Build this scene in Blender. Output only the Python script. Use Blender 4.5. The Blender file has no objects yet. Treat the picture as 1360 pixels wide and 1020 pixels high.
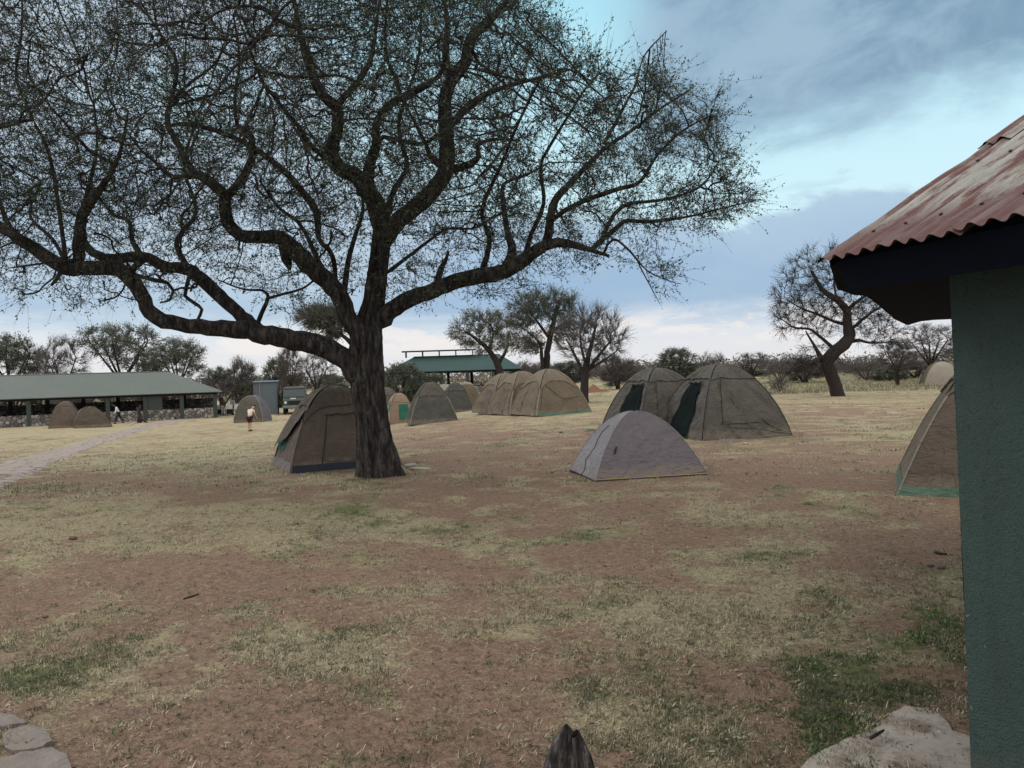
import bpy, bmesh, math, random
import numpy as np
from mathutils import Vector, Matrix, noise as mnoise
R = math.radians
PI = math.pi
rng = np.random.default_rng(7)
random.seed(7)
scn = bpy.context.scene
COL = scn.collection

# ------------------------------------------------------------------ camera
CAMZ = 1.9
ROLL = R(1.8)
PITCH = 0.013
FPX = 1000.0
Rv = np.array([1.0, 0, 0])
Uv = np.array([0, math.sin(PITCH), math.cos(PITCH)])
Fv = np.array([0, math.cos(PITCH), -math.sin(PITCH)])
XC = Rv * math.cos(ROLL) - Uv * math.sin(ROLL)
YC = Rv * math.sin(ROLL) + Uv * math.cos(ROLL)
camd = bpy.data.cameras.new('camera')
cam = bpy.data.objects.new('camera', camd)
COL.objects.link(cam)
m = Matrix.Identity(4)
for i in range(3):
    m[i][0] = XC[i]; m[i][1] = YC[i]; m[i][2] = -Fv[i]
m[2][3] = CAMZ
cam.matrix_world = m
camd.sensor_width = 36.0
camd.lens = 36.0 * FPX / 1360.0
camd.clip_start = 0.05
camd.clip_end = 8000
scn.camera = cam

def ray(px, py):
    return Fv * FPX + XC * (px - 680.0) + YC * (510.0 - py)
def onray(px, py, depth):
    d = ray(px, py)
    return np.array([0, 0, CAMZ]) + d * (depth / d[1])
def project(P):
    P = np.asarray(P, float) - np.array([0, 0, CAMZ])
    w = P @ Fv
    w = np.where(np.abs(w) < 1e-6, 1e-6, w)
    return 680 + FPX * (P @ XC) / w, 510 - FPX * (P @ YC) / w, w

# ------------------------------------------------------------------ noise
def _h(ix, iy, seed):
    n = (ix.astype(np.int64) * 374761393 + iy.astype(np.int64) * 668265263 + seed * 1442695041) & 0x7fffffff
    n = (n ^ (n >> 13)) * 1274126177 & 0x7fffffff
    return ((n ^ (n >> 16)) & 0xffff) / 65535.0
def vnoise(x, y, seed=0):
    ix = np.floor(x); iy = np.floor(y)
    fx = x - ix; fy = y - iy
    fx = fx * fx * (3 - 2 * fx); fy = fy * fy * (3 - 2 * fy)
    a = _h(ix, iy, seed); b = _h(ix + 1, iy, seed); c = _h(ix, iy + 1, seed); d = _h(ix + 1, iy + 1, seed)
    return (a * (1 - fx) + b * fx) * (1 - fy) + (c * (1 - fx) + d * fx) * fy
def fbm(x, y, seed=0, o=4):
    s = 0; a = 0.5; t = 0
    for i in range(o):
        s = s + a * vnoise(x, y, seed + i * 17); t += a
        x = x * 2.03 + 3.1; y = y * 2.03 + 1.7; a *= 0.5
    return s / t
def sstep(a, b, x):
    t = np.clip((x - a) / (b - a), 0, 1)
    return t * t * (3 - 2 * t)

# ------------------------------------------------------------------ terrain height
def ground(x, y):
    x = np.asarray(x, float); y = np.asarray(y, float)
    z = -1.25 * sstep(12, 46, y) * sstep(4, -15, x)
    z = z + (fbm(x * 0.35, y * 0.35, 5, 3) - 0.5) * 0.10 * sstep(2, 8, y)
    z = z + (fbm(x * 0.03, y * 0.03, 9, 3) - 0.5) * 1.0 * sstep(70, 160, y)
    return z
def gz(x, y):
    return float(ground(np.array([x]), np.array([y]))[0])
def at(px, py):
    d = ray(px, py); d = d / d[1]
    lo = 1.0; t = 1.5
    while t < 400:
        p = np.array([0, 0, CAMZ]) + d * t
        if p[2] < gz(p[0], p[1]):
            break
        lo = t; t *= 1.02
    hi = t
    for _ in range(25):
        mid = (lo + hi) / 2
        p = np.array([0, 0, CAMZ]) + d * mid
        if p[2] < gz(p[0], p[1]): hi = mid
        else: lo = mid
    p = np.array([0, 0, CAMZ]) + d * hi
    p[2] = gz(p[0], p[1])
    return p

# ------------------------------------------------------------------ materials
class NT:
    def __init__(s, name):
        s.m = bpy.data.materials.new(name); s.m.use_nodes = True
        s.t = s.m.node_tree; s.n = s.t.nodes; s.l = s.t.links
        s.b = s.n['Principled BSDF']
        s.tc = s.n.new('ShaderNodeTexCoord')
    def link(s, a, b): s.l.new(a, b)
    def noise(s, scale, detail=4, rough=0.6, vec=None, dist=0, out='Fac'):
        n = s.n.new('ShaderNodeTexNoise'); n.inputs['Scale'].default_value = scale
        n.inputs['Detail'].default_value = detail; n.inputs['Roughness'].default_value = rough
        n.inputs['Distortion'].default_value = dist
        s.l.new(vec if vec is not None else s.tc.outputs['Object'], n.inputs['Vector'])
        return n.outputs[out]
    def voro(s, scale, feature='F1', vec=None, rand=1.0, out='Distance'):
        n = s.n.new('ShaderNodeTexVoronoi'); n.feature = feature
        n.inputs['Scale'].default_value = scale
        n.inputs['Randomness'].default_value = rand
        s.l.new(vec if vec is not None else s.tc.outputs['Object'], n.inputs['Vector'])
        return n.outputs[out]
    def mapping(s, scale=(1, 1, 1), rot=(0, 0, 0), vec=None):
        n = s.n.new('ShaderNodeMapping'); n.inputs['Scale'].default_value = scale
        n.inputs['Rotation'].default_value = rot
        s.l.new(vec if vec is not None else s.tc.outputs['Object'], n.inputs['Vector'])
        return n.outputs[0]
    def ramp(s, fac, stops, interp='LINEAR'):
        n = s.n.new('ShaderNodeValToRGB'); cr = n.color_ramp; cr.interpolation = interp
        while len(cr.elements) > 2: cr.elements.remove(cr.elements[-1])
        for i, (p, c) in enumerate(stops):
            e = cr.elements[i] if i < 2 else cr.elements.new(p)
            e.position = p
            if not hasattr(c, '__len__'): c = (c, c, c)
            e.color = (*c[:3], 1)
        s.l.new(fac, n.inputs[0]); return n.outputs[0]
    def mix(s, fac, a, b, mode='MIX'):
        n = s.n.new('ShaderNodeMix'); n.data_type = 'RGBA'; n.blend_type = mode
        for sock, v in ((n.inputs[0], fac), (n.inputs[6], a), (n.inputs[7], b)):
            if hasattr(v, 'is_linked'): s.l.new(v, sock)
            elif hasattr(v, '__len__'): sock.default_value = (*v[:3], 1)
            else: sock.default_value = v
        return n.outputs[2]
    def math(s, op, a, b=0.5, clamp=False):
        n = s.n.new('ShaderNodeMath'); n.operation = op; n.use_clamp = clamp
        for sock, v in ((n.inputs[0], a), (n.inputs[1], b)):
            if hasattr(v, 'is_linked'): s.l.new(v, sock)
            else: sock.default_value = v
        return n.outputs[0]
    def attr(s, name, out='Fac'):
        n = s.n.new('ShaderNodeAttribute'); n.attribute_name = name
        return n.outputs[out]
    def bump(s, h, strength=0.5, dist=0.02, normal=None):
        n = s.n.new('ShaderNodeBump'); n.inputs['Strength'].default_value = strength
        n.inputs['Distance'].default_value = dist
        s.l.new(h, n.inputs['Height'])
        if normal is not None: s.l.new(normal, n.inputs['Normal'])
        s.l.new(n.outputs[0], s.b.inputs['Normal']); return n.outputs[0]
    def color(s, c):
        if hasattr(c, 'is_linked'): s.l.new(c, s.b.inputs['Base Color'])
        else: s.b.inputs['Base Color'].default_value = (*c, 1)
    def rough(s, v, spec=0.3):
        if hasattr(v, 'is_linked'): s.l.new(v, s.b.inputs['Roughness'])
        else: s.b.inputs['Roughness'].default_value = v
        s.b.inputs['Specular IOR Level'].default_value = spec

def simple(name, c, r=0.8, spec=0.3, var=0.25, scale=6, bump=0.0, metal=0.0):
    t = NT(name)
    n = t.noise(scale, 5, 0.65)
    t.color(t.mix(n, tuple(v * (1 - var) for v in c), tuple(v * (1 + var) for v in c)))
    t.rough(r, spec); t.b.inputs['Metallic'].default_value = metal
    if bump: t.bump(t.noise(scale * 8, 4), bump, 0.01)
    return t.m

def canvas(name, c, var=0.16, dust=(0.25, 0.2, 0.15)):
    t = NT(name)
    n = t.noise(2.3, 6, 0.7)
    col = t.mix(n, tuple(v * (1 - var) for v in c), tuple(v * (1 + var) for v in c))
    n2 = t.noise(3.5, 5, 0.7)
    col = t.mix(t.ramp(n2, [(0.5, 0.0), (0.8, 0.16)]), col, dust)
    # dust and mud splash that sits on the lowest strip of cloth
    g = t.n.new('ShaderNodeSeparateXYZ'); t.link(t.tc.outputs['Object'], g.inputs[0])
    low = t.math('ADD', g.outputs[2], t.math('MULTIPLY', t.noise(7, 4), -0.35))
    col = t.mix(t.ramp(low, [(0.0, 0.28), (0.10, 0.0)]), col, dust)
    t.color(col); t.rough(0.78, 0.25)
    n4 = t.noise(1.1, 3, 0.5, dist=1.6, vec=t.mapping((1, 1, 1.5), (0.5, 0.3, 0.4)))
    ridge = t.ramp(t.math('ABSOLUTE', t.math('SUBTRACT', n4, 0.5)), [(0.0, 1.0), (0.035, 0.25), (0.12, 0.0)])
    h = t.math('ADD', t.math('ADD', t.noise(4, 5, 0.6, dist=1.2, vec=t.mapping((1, 1, 1.8), (0.3, 0.5, 0.2))), t.math('MULTIPLY', ridge, 0.22)), t.math('MULTIPLY', t.noise(40, 2), 0.03))
    t.bump(h, 0.75, 0.07)
    return t.m

# bark
t = NT('bark')
v1 = t.mapping((7, 7, 1.6))
nb = t.noise(1.6, 7, 0.7, vec=v1, dist=0.4)
nf = t.noise(14, 5, 0.7)
c = t.ramp(nb, [(0.36, (0.008, 0.007, 0.008)), (0.5, (0.030, 0.026, 0.025)), (0.66, (0.095, 0.082, 0.074))])
c = t.mix(t.ramp(nf, [(0.55, 0.0), (0.75, 0.35)]), c, (0.085, 0.088, 0.07))
t.color(c); t.rough(0.95, 0.15)
t.bump(t.math('ADD', nb, t.math('MULTIPLY', nf, 0.3)), 0.9, 0.05)
M_bark = t.m
M_twig = simple('twig_bark', (0.030, 0.026, 0.025), 0.95, 0.1, 0.3, 3)
M_twigfar = simple('hazed_grey_twig_bark', (0.105, 0.092, 0.088), 0.95, 0.1, 0.35, 1.5)  # far twigs lightened: distance haze put into the bark colour
M_trunkfar = simple('grey_brown_bark', (0.036, 0.030, 0.028), 0.95, 0.1, 0.35, 3, 0.4)

def leafmat(name, dark, light, pale):
    t = NT(name)
    a = t.attr('tint')
    col = t.ramp(a, [(0.0, dark), (0.6, light), (1.0, pale)])
    t.color(col); t.rough(0.7, 0.2)
    tr = t.n.new('ShaderNodeBsdfTranslucent'); t.link(col, tr.inputs['Color'])
    ms = t.n.new('ShaderNodeMixShader'); ms.inputs[0].default_value = 0.25
    t.link(t.b.outputs[0], ms.inputs[1]); t.link(tr.outputs[0], ms.inputs[2])
    t.link(ms.outputs[0], t.n['Material Output'].inputs[0])
    return t.m
M_leaf = leafmat('acacia_leaf', (0.032, 0.046, 0.028), (0.062, 0.084, 0.050), (0.11, 0.135, 0.08))
M_leafg = leafmat('hazed_green_leaf', (0.065, 0.085, 0.052), (0.11, 0.135, 0.085), (0.16, 0.185, 0.115))  # far foliage lightened, distance haze put into the leaf colour
M_leafd = leafmat('hazed_dry_leaf', (0.09, 0.078, 0.070), (0.13, 0.115, 0.10), (0.17, 0.15, 0.12))  # haze lift put into this far foliage colour too
M_litter = leafmat('leaf_litter', (0.045, 0.030, 0.022), (0.12, 0.085, 0.06), (0.36, 0.29, 0.22))
M_grass = leafmat('grass_blade', (0.060, 0.078, 0.042), (0.20, 0.175, 0.11), (0.55, 0.49, 0.36))
M_weed = leafmat('weed_leaf', (0.050, 0.095, 0.034), (0.11, 0.185, 0.060), (0.20, 0.28, 0.10))

# ------------------------------------------------------------------ mesh helpers
def fastmesh(name, verts, faces, k, mat, smooth=False, tint=None):
    """verts (N,3), faces (F,k) int array"""
    me = bpy.data.meshes.new(name)
    verts = np.ascontiguousarray(verts, dtype=np.float32); faces = np.ascontiguousarray(faces, dtype=np.int32)
    me.vertices.add(len(verts)); me.vertices.foreach_set('co', verts.ravel())
    F = len(faces)
    me.loops.add(F * k); me.loops.foreach_set('vertex_index', faces.ravel())
    me.polygons.add(F)
    me.polygons.foreach_set('loop_start', np.arange(0, F * k, k, dtype=np.int32))
    me.polygons.foreach_set('loop_total', np.full(F, k, dtype=np.int32))
    if smooth: me.polygons.foreach_set('use_smooth', np.ones(F, dtype=bool))
    me.update(calc_edges=True)
    if tint is not None:
        a = me.attributes.new('tint', 'FLOAT', 'POINT'); a.data.foreach_set('value', np.ascontiguousarray(tint, dtype=np.float32))
    if mat: me.materials.append(mat)
    return me
def link(name, me, parent=None, loc=None):
    o = bpy.data.objects.new(name, me); COL.objects.link(o)
    if parent: o.parent = parent
    if loc is not None: o.location = loc
    return o
def thing(name, label, cat, loc=(0, 0, 0), rz=0, group=None):
    o = bpy.data.objects.new(name, None); COL.objects.link(o)
    o.location = loc; o.rotation_euler = (0, 0, rz); o.empty_display_size = 0.2
    o['label'] = label; o['category'] = cat
    if group: o['group'] = group
    return o
def tag(o, label=None, cat=None, group=None, kind=None):
    if label: o['label'] = label
    if cat: o['category'] = cat
    if group: o['group'] = group
    if kind: o['kind'] = kind
    return o
def dup(root, loc, rz, sc, label, group=None):
    r = root.copy(); COL.objects.link(r); r.location = loc; r.rotation_euler = (0, 0, rz)
    r.scale = sc if hasattr(sc, '__len__') else (sc, sc, sc)
    r['label'] = label
    if group: r['group'] = group
    for ch in list(root.children):
        c = ch.copy(); COL.objects.link(c); c.parent = r
        for g in ch.children:
            d = g.copy(); COL.objects.link(d); d.parent = c
    return r

class MB:
    """small mesh collector"""
    def __init__(s): s.v = []; s.f = []; s.mi = []; s.sm = []
    def add(s, vs, fs, mi=0, smooth=False):
        o = len(s.v); s.v.extend([tuple(map(float, v)) for v in vs])
        for f in fs: s.f.append(tuple(i + o for i in f)); s.mi.append(mi); s.sm.append(smooth)
    def box(s, c, d, rz=0, mi=0, M=None, taper=1.0):
        vs = []
        for z in (-1, 1):
            k = taper if z > 0 else 1
            for x, y in ((-1, -1), (1, -1), (1, 1), (-1, 1)):
                p = Vector((x * d[0] / 2 * k, y * d[1] / 2 * k, z * d[2] / 2))
                if M: p = M @ p
                p.rotate(Matrix.Rotation(rz, 3, 'Z')); vs.append(p + Vector(c))
        s.add(vs, [(3, 2, 1, 0), (4, 5, 6, 7), (0, 1, 5, 4), (1, 2, 6, 5), (2, 3, 7, 6), (3, 0, 4, 7)], mi)
    def tube(s, pts, rad, n=8, mi=0, cap=True, smooth=True):
        pts = [Vector(p) for p in pts]
        if not hasattr(rad, '__len__'): rad = [rad] * len(pts)
        up = None; vs = []; fs = []
        for i, p in enumerate(pts):
            d = (pts[min(i + 1, len(pts) - 1)] - pts[max(i - 1, 0)]).normalized()
            if up is None:
                up = d.orthogonal().normalized()
            up = (up - d * up.dot(d)); up = up.normalized() if up.length > 1e-6 else d.orthogonal().normalized()
            b = d.cross(up)
            for j in range(n):
                a = 2 * PI * j / n
                vs.append(p + (up * math.cos(a) + b * math.sin(a)) * rad[i])
        for i in range(len(pts) - 1):
            for j in range(n):
                k = (j + 1) % n
                fs.append((i * n + j, i * n + k, (i + 1) * n + k, (i + 1) * n + j))
        if cap:
            fs.append(tuple(range(n - 1, -1, -1))); L = (len(pts) - 1) * n
            fs.append(tuple(range(L, L + n)))
        s.add(vs, fs, mi, smooth)
    def ellipsoid(s, c, r, nu=12, nv=8, mi=0, M=None):
        vs = []; fs = []
        for i in range(nv + 1):
            th = PI * i / nv
            for j in range(nu):
                ph = 2 * PI * j / nu
                p = Vector((r[0] * math.sin(th) * math.cos(ph), r[1] * math.sin(th) * math.sin(ph), r[2] * math.cos(th)))
                if M: p = M @ p
                vs.append(p + Vector(c))
        for i in range(nv):
            for j in range(nu):
                k = (j + 1) % nu
                fs.append((i * nu + j, (i + 1) * nu + j, (i + 1) * nu + k, i * nu + k))
        s.add(vs, fs, mi, True)
    def grid(s, fn, nu, nv, mi=0, flip=False, smooth=True):
        vs = [fn(i / nu, j / nv) for j in range(nv + 1) for i in range(nu + 1)]
        fs = []
        for j in range(nv):
            for i in range(nu):
                a = j * (nu + 1) + i
                f = (a, a + 1, a + nu + 2, a + nu + 1)
                fs.append(f[::-1] if flip else f)
        s.add(vs, fs, mi, smooth)
    def build(s, name, mats, parent=None, loc=None, bevel=0):
        me = bpy.data.meshes.new(name); me.from_pydata(s.v, [], s.f)
        if not isinstance(mats, (list, tuple)): mats = [mats]
        for m_ in mats: me.materials.append(m_)
        me.polygons.foreach_set('material_index', s.mi); me.polygons.foreach_set('use_smooth', s.sm)
        me.update()
        if bevel:
            bm = bmesh.new(); bm.from_mesh(me)
            bmesh.ops.remove_doubles(bm, verts=bm.verts, dist=1e-5)
            es = [e for e in bm.edges if len(e.link_faces) == 2 and e.calc_face_angle(0) > 0.5]
            bmesh.ops.bevel(bm, geom=es, offset=bevel, segments=2, affect='EDGES', profile=0.6)
            bm.to_mesh(me); bm.free()
        return link(name, me, parent, loc)
# ------------------------------------------------------------------ world and light
SUN_EL, SUN_AZ = R(38), R(-62)      # azimuth from +Y towards +X
w = bpy.data.worlds.new('World'); scn.world = w; w.use_nodes = True
wt = w.node_tree; wn = wt.nodes; wl = wt.links
bg = wn['Background']
class WN(NT):
    def __init__(s):
        s.t = wt; s.n = wn; s.l = wl; s.tc = wn.new('ShaderNodeTexCoord')
W = WN()
sky = wn.new('ShaderNodeTexSky'); sky.sky_type = 'NISHITA'; sky.sun_disc = False
sky.sun_elevation = SUN_EL; sky.sun_rotation = SUN_AZ; sky.dust_density = 1.5; sky.air_density = 1.2
g = W.tc.outputs['Generated']
sep = wn.new('ShaderNodeSeparateXYZ'); wl.new(g, sep.inputs[0])
X, Y, Z = sep.outputs
el = W.math('MULTIPLY', W.math('ARCSINE', Z), 180 / PI)
az = W.math('MULTIPLY', W.math('ARCTAN2', X, Y), 180 / PI)
# horizontally stretched noises on the dome
fine = W.noise(6.5, 8, 0.62, vec=W.mapping((1, 1, 3.2), vec=g), dist=0.8)
wn_big = W.noise(2.6, 8, 0.62, vec=W.mapping((1, 1, 2.4), vec=g), dist=0.35)
puff = W.noise(7, 8, 0.6, vec=W.mapping((1, 1, 1.7), vec=g), dist=0.4)
streak = W.noise(5, 7, 0.6, vec=W.mapping((1, 1, 7.0), vec=g), dist=0.3)
def lin(c):
    return tuple(((v / 255 + 0.055) / 1.055) ** 2.4 if v / 255 > 0.04045 else v / 255 / 12.92 for v in c)
def smooth(a, b, v):
    n = wn.new('ShaderNodeMapRange'); n.interpolation_type = 'SMOOTHSTEP'
    wl.new(v, n.inputs['Value']); n.inputs['From Min'].default_value = a; n.inputs['From Max'].default_value = b
    return n.outputs[0]
def warped(v, noise_, amp):
    return W.math('ADD', v, W.math('MULTIPLY', W.math('SUBTRACT', noise_, 0.5), amp))
nel = W.math('DIVIDE', el, 90.0)
base = W.ramp(nel, [(0.0, lin((228, 226, 228))), (0.035, lin((218, 224, 232))), (0.11, lin((208, 238, 247))), (0.21, lin((194, 236, 248))), (0.33, lin((156, 216, 236))), (0.5, (1.0, 1.12, 1.22)), (0.62, (1.9, 1.94, 1.96)), (1.0, (2.6, 2.58, 2.55))])  # overhead stops brightened above the visible sky to lift light on the ground
# low grey-blue bank with a ragged top
bt = warped(warped(el, wn_big, 8.0), puff, 3.5)
top = W.math('ADD', 10.8, W.math('MULTIPLY', W.math('SUBTRACT', smooth(-50, 10, az), 1.0), -10.0))
bank_top = smooth(0.45, -0.55, W.math('SUBTRACT', bt, top))
bank_bot = smooth(2.6, 5.2, warped(warped(el, streak, 3.0), fine, 1.5))
bank = W.math('MULTIPLY', bank_top, bank_bot)
bankcol = W.mix(smooth(0.3, 0.7, wn_big), lin((150, 179, 209)), lin((170, 194, 216)))
bankcol = W.mix(smooth(7, 12, el), bankcol, lin((176, 200, 220)))
c1 = W.mix(bank, base, bankcol)
# small warm cloud streaks just above the horizon
pk = W.math('MULTIPLY', smooth(0.48, 0.58, fine), W.math('MULTIPLY', smooth(1.0, 2.5, el), smooth(5.5, 3.2, el)))
c1 = W.mix(W.math('MULTIPLY', pk, 0.8), c1, lin((238, 232, 230)))
# left side veil
veil = W.math('MULTIPLY', smooth(5, -22, az), smooth(4, 9, el))
c1 = W.mix(W.math('MULTIPLY', veil, smooth(0.3, 0.6, W.math('ADD', wn_big, 0.0))), c1, lin((188, 205, 220)))
# large dark cloud up right
ce = warped(warped(el, wn_big, 13), puff, 6)
dc = W.math('MULTIPLY', smooth(13.5, 18.5, ce), smooth(6.5, 13.5, warped(az, wn_big, 10)))
dc = W.math('MULTIPLY', dc, smooth(60, 38, el))
dccol = W.mix(smooth(0.36, 0.64, puff), lin((116, 146, 172)), lin((152, 178, 199)))
c1 = W.mix(W.math('MULTIPLY', dc, 0.93), c1, dccol)
# thin scattered wisps
ws = W.math('MULTIPLY', smooth(0.60, 0.72, fine), W.math('MULTIPLY', smooth(9, 14, el), 0.45))
c1 = W.mix(ws, c1, lin((165, 195, 215)))
# extra brightness added to the sky behind the camera to light ground and tents
bk = W.math('MULTIPLY', smooth(0.25, -0.35, Y), smooth(-2, 25, el))
c1 = W.mix(bk, c1, (1.65, 1.58, 1.50))
ten = W.mix(1.0, c1, (10, 10, 10), 'MULTIPLY')
fin = W.mix(0.06, ten, sky.outputs[0])
wl.new(fin, bg.inputs[0])
bg.inputs[1].default_value = 0.1
sl = bpy.data.lights.new('sun', 'SUN'); sl.energy = 1.0; sl.angle = R(18); sl.color = (1.0, 0.96, 0.9)
so = bpy.data.objects.new('sun', sl); COL.objects.link(so)
sd = Vector((math.sin(SUN_AZ) * math.cos(SUN_EL), math.cos(SUN_AZ) * math.cos(SUN_EL), math.sin(SUN_EL)))
so.rotation_euler = sd.to_track_quat('Z', 'Y').to_euler()
scn.view_settings.view_transform = 'Standard'; scn.view_settings.look = 'None'
scn.view_settings.exposure = 0.13
scn.cycles.use_denoising = True
scn.cycles.max_bounces = 6; scn.cycles.transparent_max_bounces = 8

# ------------------------------------------------------------------ ground sheet with cover maps
ys = [-3000, -800, -200, -60, -20, -8, -3, -1, 0.3, 1.0]
y = 1.5
while y < 60: ys.append(y); y += max(0.022, 0.0068 * y)
while y < 700: ys.append(y); y *= 1.03
ys += [1000, 1600, 3000]
ys = np.array(ys)
NX = 420
us = np.linspace(-1, 1, NX + 1)
us = np.sign(us) * np.abs(us) ** 1.15
hw = 1.15 * np.abs(ys) + 4
GX = us[None, :] * hw[:, None]; GY = np.repeat(ys[:, None], NX + 1, 1)
near = sstep(14, 6, GY) * sstep(0, 1, GY)
GZ = ground(GX, GY)
GZ = GZ + near * ((fbm(GX * 6, GY * 6, 31, 3) - 0.5) * 0.035 + (fbm(GX * 25, GY * 25, 33, 2) - 0.5) * 0.018)
def gnear(x, y):
    z = ground(x, y); nr = sstep(14, 6, y) * sstep(0, 1, y)
    return z + nr * ((fbm(x * 6, y * 6, 31, 3) - 0.5) * 0.035 + (fbm(x * 25, y * 25, 33, 2) - 0.5) * 0.018)

def ell(px, py, list_):
    o = np.zeros_like(px)
    for cx, cy, rx, ry, k in list_:
        d = np.sqrt(((px - cx) / rx) ** 2 + ((py - cy) / ry) ** 2)
        o = np.maximum(o, k * (1 - sstep(0.45, 1.15, d)))
    return o
# patches as they lie on the ground (bare red soil, lush weeds, straw), stored per world point
BARE = [(180, 790, 330, 70, .9), (660, 640, 150, 60, .9), (1080, 620, 170, 45, .95), (1180, 720, 150, 55, 1), (620, 575, 110, 14, .8), (350, 660, 220, 22, .7),
        (860, 585, 140, 14, .8), (1080, 545, 90, 12, .7), (1270, 900, 90, 45, 1), (640, 880, 200, 45, .6), (250, 950, 160, 40, .55), (1000, 700, 230, 30, .7), (480, 760, 200, 40, .6), (780, 760, 200, 30, .6)]
LUSH = [(1190, 890, 150, 60, .9), (1110, 965, 80, 55, 1), (1250, 850, 70, 50, .9), (1080, 870, 70, 40, .7), (1240, 925, 70, 22, .9), (25, 905, 40, 24, .7), (100, 955, 60, 12, .6), (660, 605, 70, 12, .5), (495, 690, 60, 24, .55),
        (1110, 660, 90, 16, .5), (1010, 690, 50, 10, .6), (640, 880, 60, 20, .4), (980, 930, 60, 14, .5), (760, 700, 90, 12, .3), (590, 985, 60, 20, .4)]
STRAW = [(230, 700, 330, 48, 1), (300, 610, 260, 26, .8), (100, 600, 180, 30, .8), (900, 800, 300, 80, .5), (620, 545, 200, 14, .7), (60, 760, 100, 40, .7), (640, 800, 180, 50, .5), (350, 870, 220, 60, .5), (700, 960, 300, 50, .45), (1150, 780, 120, 30, .3)]
def cover(x, y):
    z = ground(x, y)
    px, py, wd = project(np.stack([x, y, z], -1))
    ok = (wd > 1.0)
    a = fbm(x * 0.9, y * 0.9, 41, 4); b = fbm(x * 0.35, y * 0.35, 43, 4)
    px2 = px + (a - 0.5) * 160; py2 = py + (a - 0.5) * 50
    bare = np.where(ok, ell(px2, py2, BARE), 0.4)
    lush = np.where(ok, ell(px2, py2, LUSH), 0.2)
    straw = np.where(ok, ell(px2, py2, STRAW), 0.3)
    far = sstep(36, 60, y) * sstep(-6, 6, x)
    straw = np.maximum(straw, sstep(20, 45, y) * 0.75)
    bare = bare * (1 - far * 0.9)
    c = fbm(x * 2.2, y * 2.2, 47, 4)
    gr = np.clip(0.47 + straw * 0.42 - bare * 0.34 + lush * 0.4 + (c - 0.5) * 1.7 + (b - 0.5) * 0.8, 0, 1)
    gn = np.clip(0.35 + lush * 0.36 - straw * 0.16 + (fbm(x * 1.6, y * 1.6, 51, 4) - 0.5) * 1.3 + far * 0.3, 0, 1)
    return gr, gn, bare, lush
GR, GN, BR, LU = cover(GX, GY)
nv = GX.size
idx = np.arange(nv).reshape(GX.shape)
q = np.stack([idx[:-1, :-1], idx[:-1, 1:], idx[1:, 1:], idx[1:, :-1]], -1).reshape(-1, 4)
t = NT('dry_grass_soil')
vec = t.tc.outputs['Object']
a_gr = t.attr('cover'); a_gn = t.attr('green')
n1 = t.noise(0.8, 6, 0.65); n2 = t.noise(4.5, 8, 0.75, dist=0.6); n3 = t.noise(26, 7, 0.8, dist=1.2); n4 = t.noise(120, 3, 0.7)
dirt = t.mix(n1, (0.200, 0.124, 0.086), (0.365, 0.250, 0.180))
dirt = t.mix(t.ramp(n2, [(0.35, 0.0), (0.7, 1.0)]), dirt, t.mix(n3, (0.145, 0.088, 0.062), (0.36, 0.260, 0.19)))
straw = t.mix(n3, (0.175, 0.150, 0.090), (0.56, 0.48, 0.305))
green = t.mix(n3, (0.050, 0.075, 0.028), (0.18, 0.22, 0.085))
gm = t.math('ADD', t.math('MULTIPLY', t.math('SUBTRACT', n3, 0.5), 1.6), t.math('ADD', a_gn, t.math('MULTIPLY', t.math('SUBTRACT', n2, 0.5), 1.3)))
veg = t.mix(t.ramp(gm, [(0.40, 0.0), (0.85, 0.85)]), straw, green)
cm = t.math('ADD', t.math('MULTIPLY', t.math('SUBTRACT', n3, 0.5), 2.4), t.math('ADD', a_gr, t.math('MULTIPLY', t.math('SUBTRACT', n2, 0.5), 1.6)))
col = t.mix(t.ramp(cm, [(0.36, 0.0), (0.72, 1.0)]), dirt, veg)
lit = t.voro(26, 'F1')
col = t.mix(t.ramp(lit, [(0.03, 0.45), (0.07, 0.0)]), col, (0.05, 0.038, 0.03))
col = t.mix(1.0, col, t.ramp(n4, [(0.3, 0.66), (0.7, 1.3)]), 'MULTIPLY')
n5 = t.noise(17, 7, 0.8, dist=0.8, vec=t.mapping((1, 1.0, 1), (0, 0, 0.6)))
col = t.mix(1.0, col, t.ramp(n5, [(0.36, 0.62), (0.5, 1.0), (0.63, 1.4)]), 'MULTIPLY')
t.color(col); t.rough(0.98, 0.1)
t.bump(t.math('ADD', t.math('MULTIPLY', n3, 1.6), t.math('ADD', t.math('MULTIPLY', n4, 0.4), t.math('MULTIPLY', n2, 1.2))), 0.8, 0.045)
me = fastmesh('ground', np.stack([GX, GY, GZ], -1).reshape(-1, 3), q, 4, t.m, True)
for nm, arr in (('cover', GR), ('green', GN)):
    a = me.attributes.new(nm, 'FLOAT', 'POINT'); a.data.foreach_set('value', arr.astype(np.float32).ravel())
tag(link('ground', me), 'dry grassy campsite ground with red soil showing through', 'ground', kind='structure')

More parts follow.
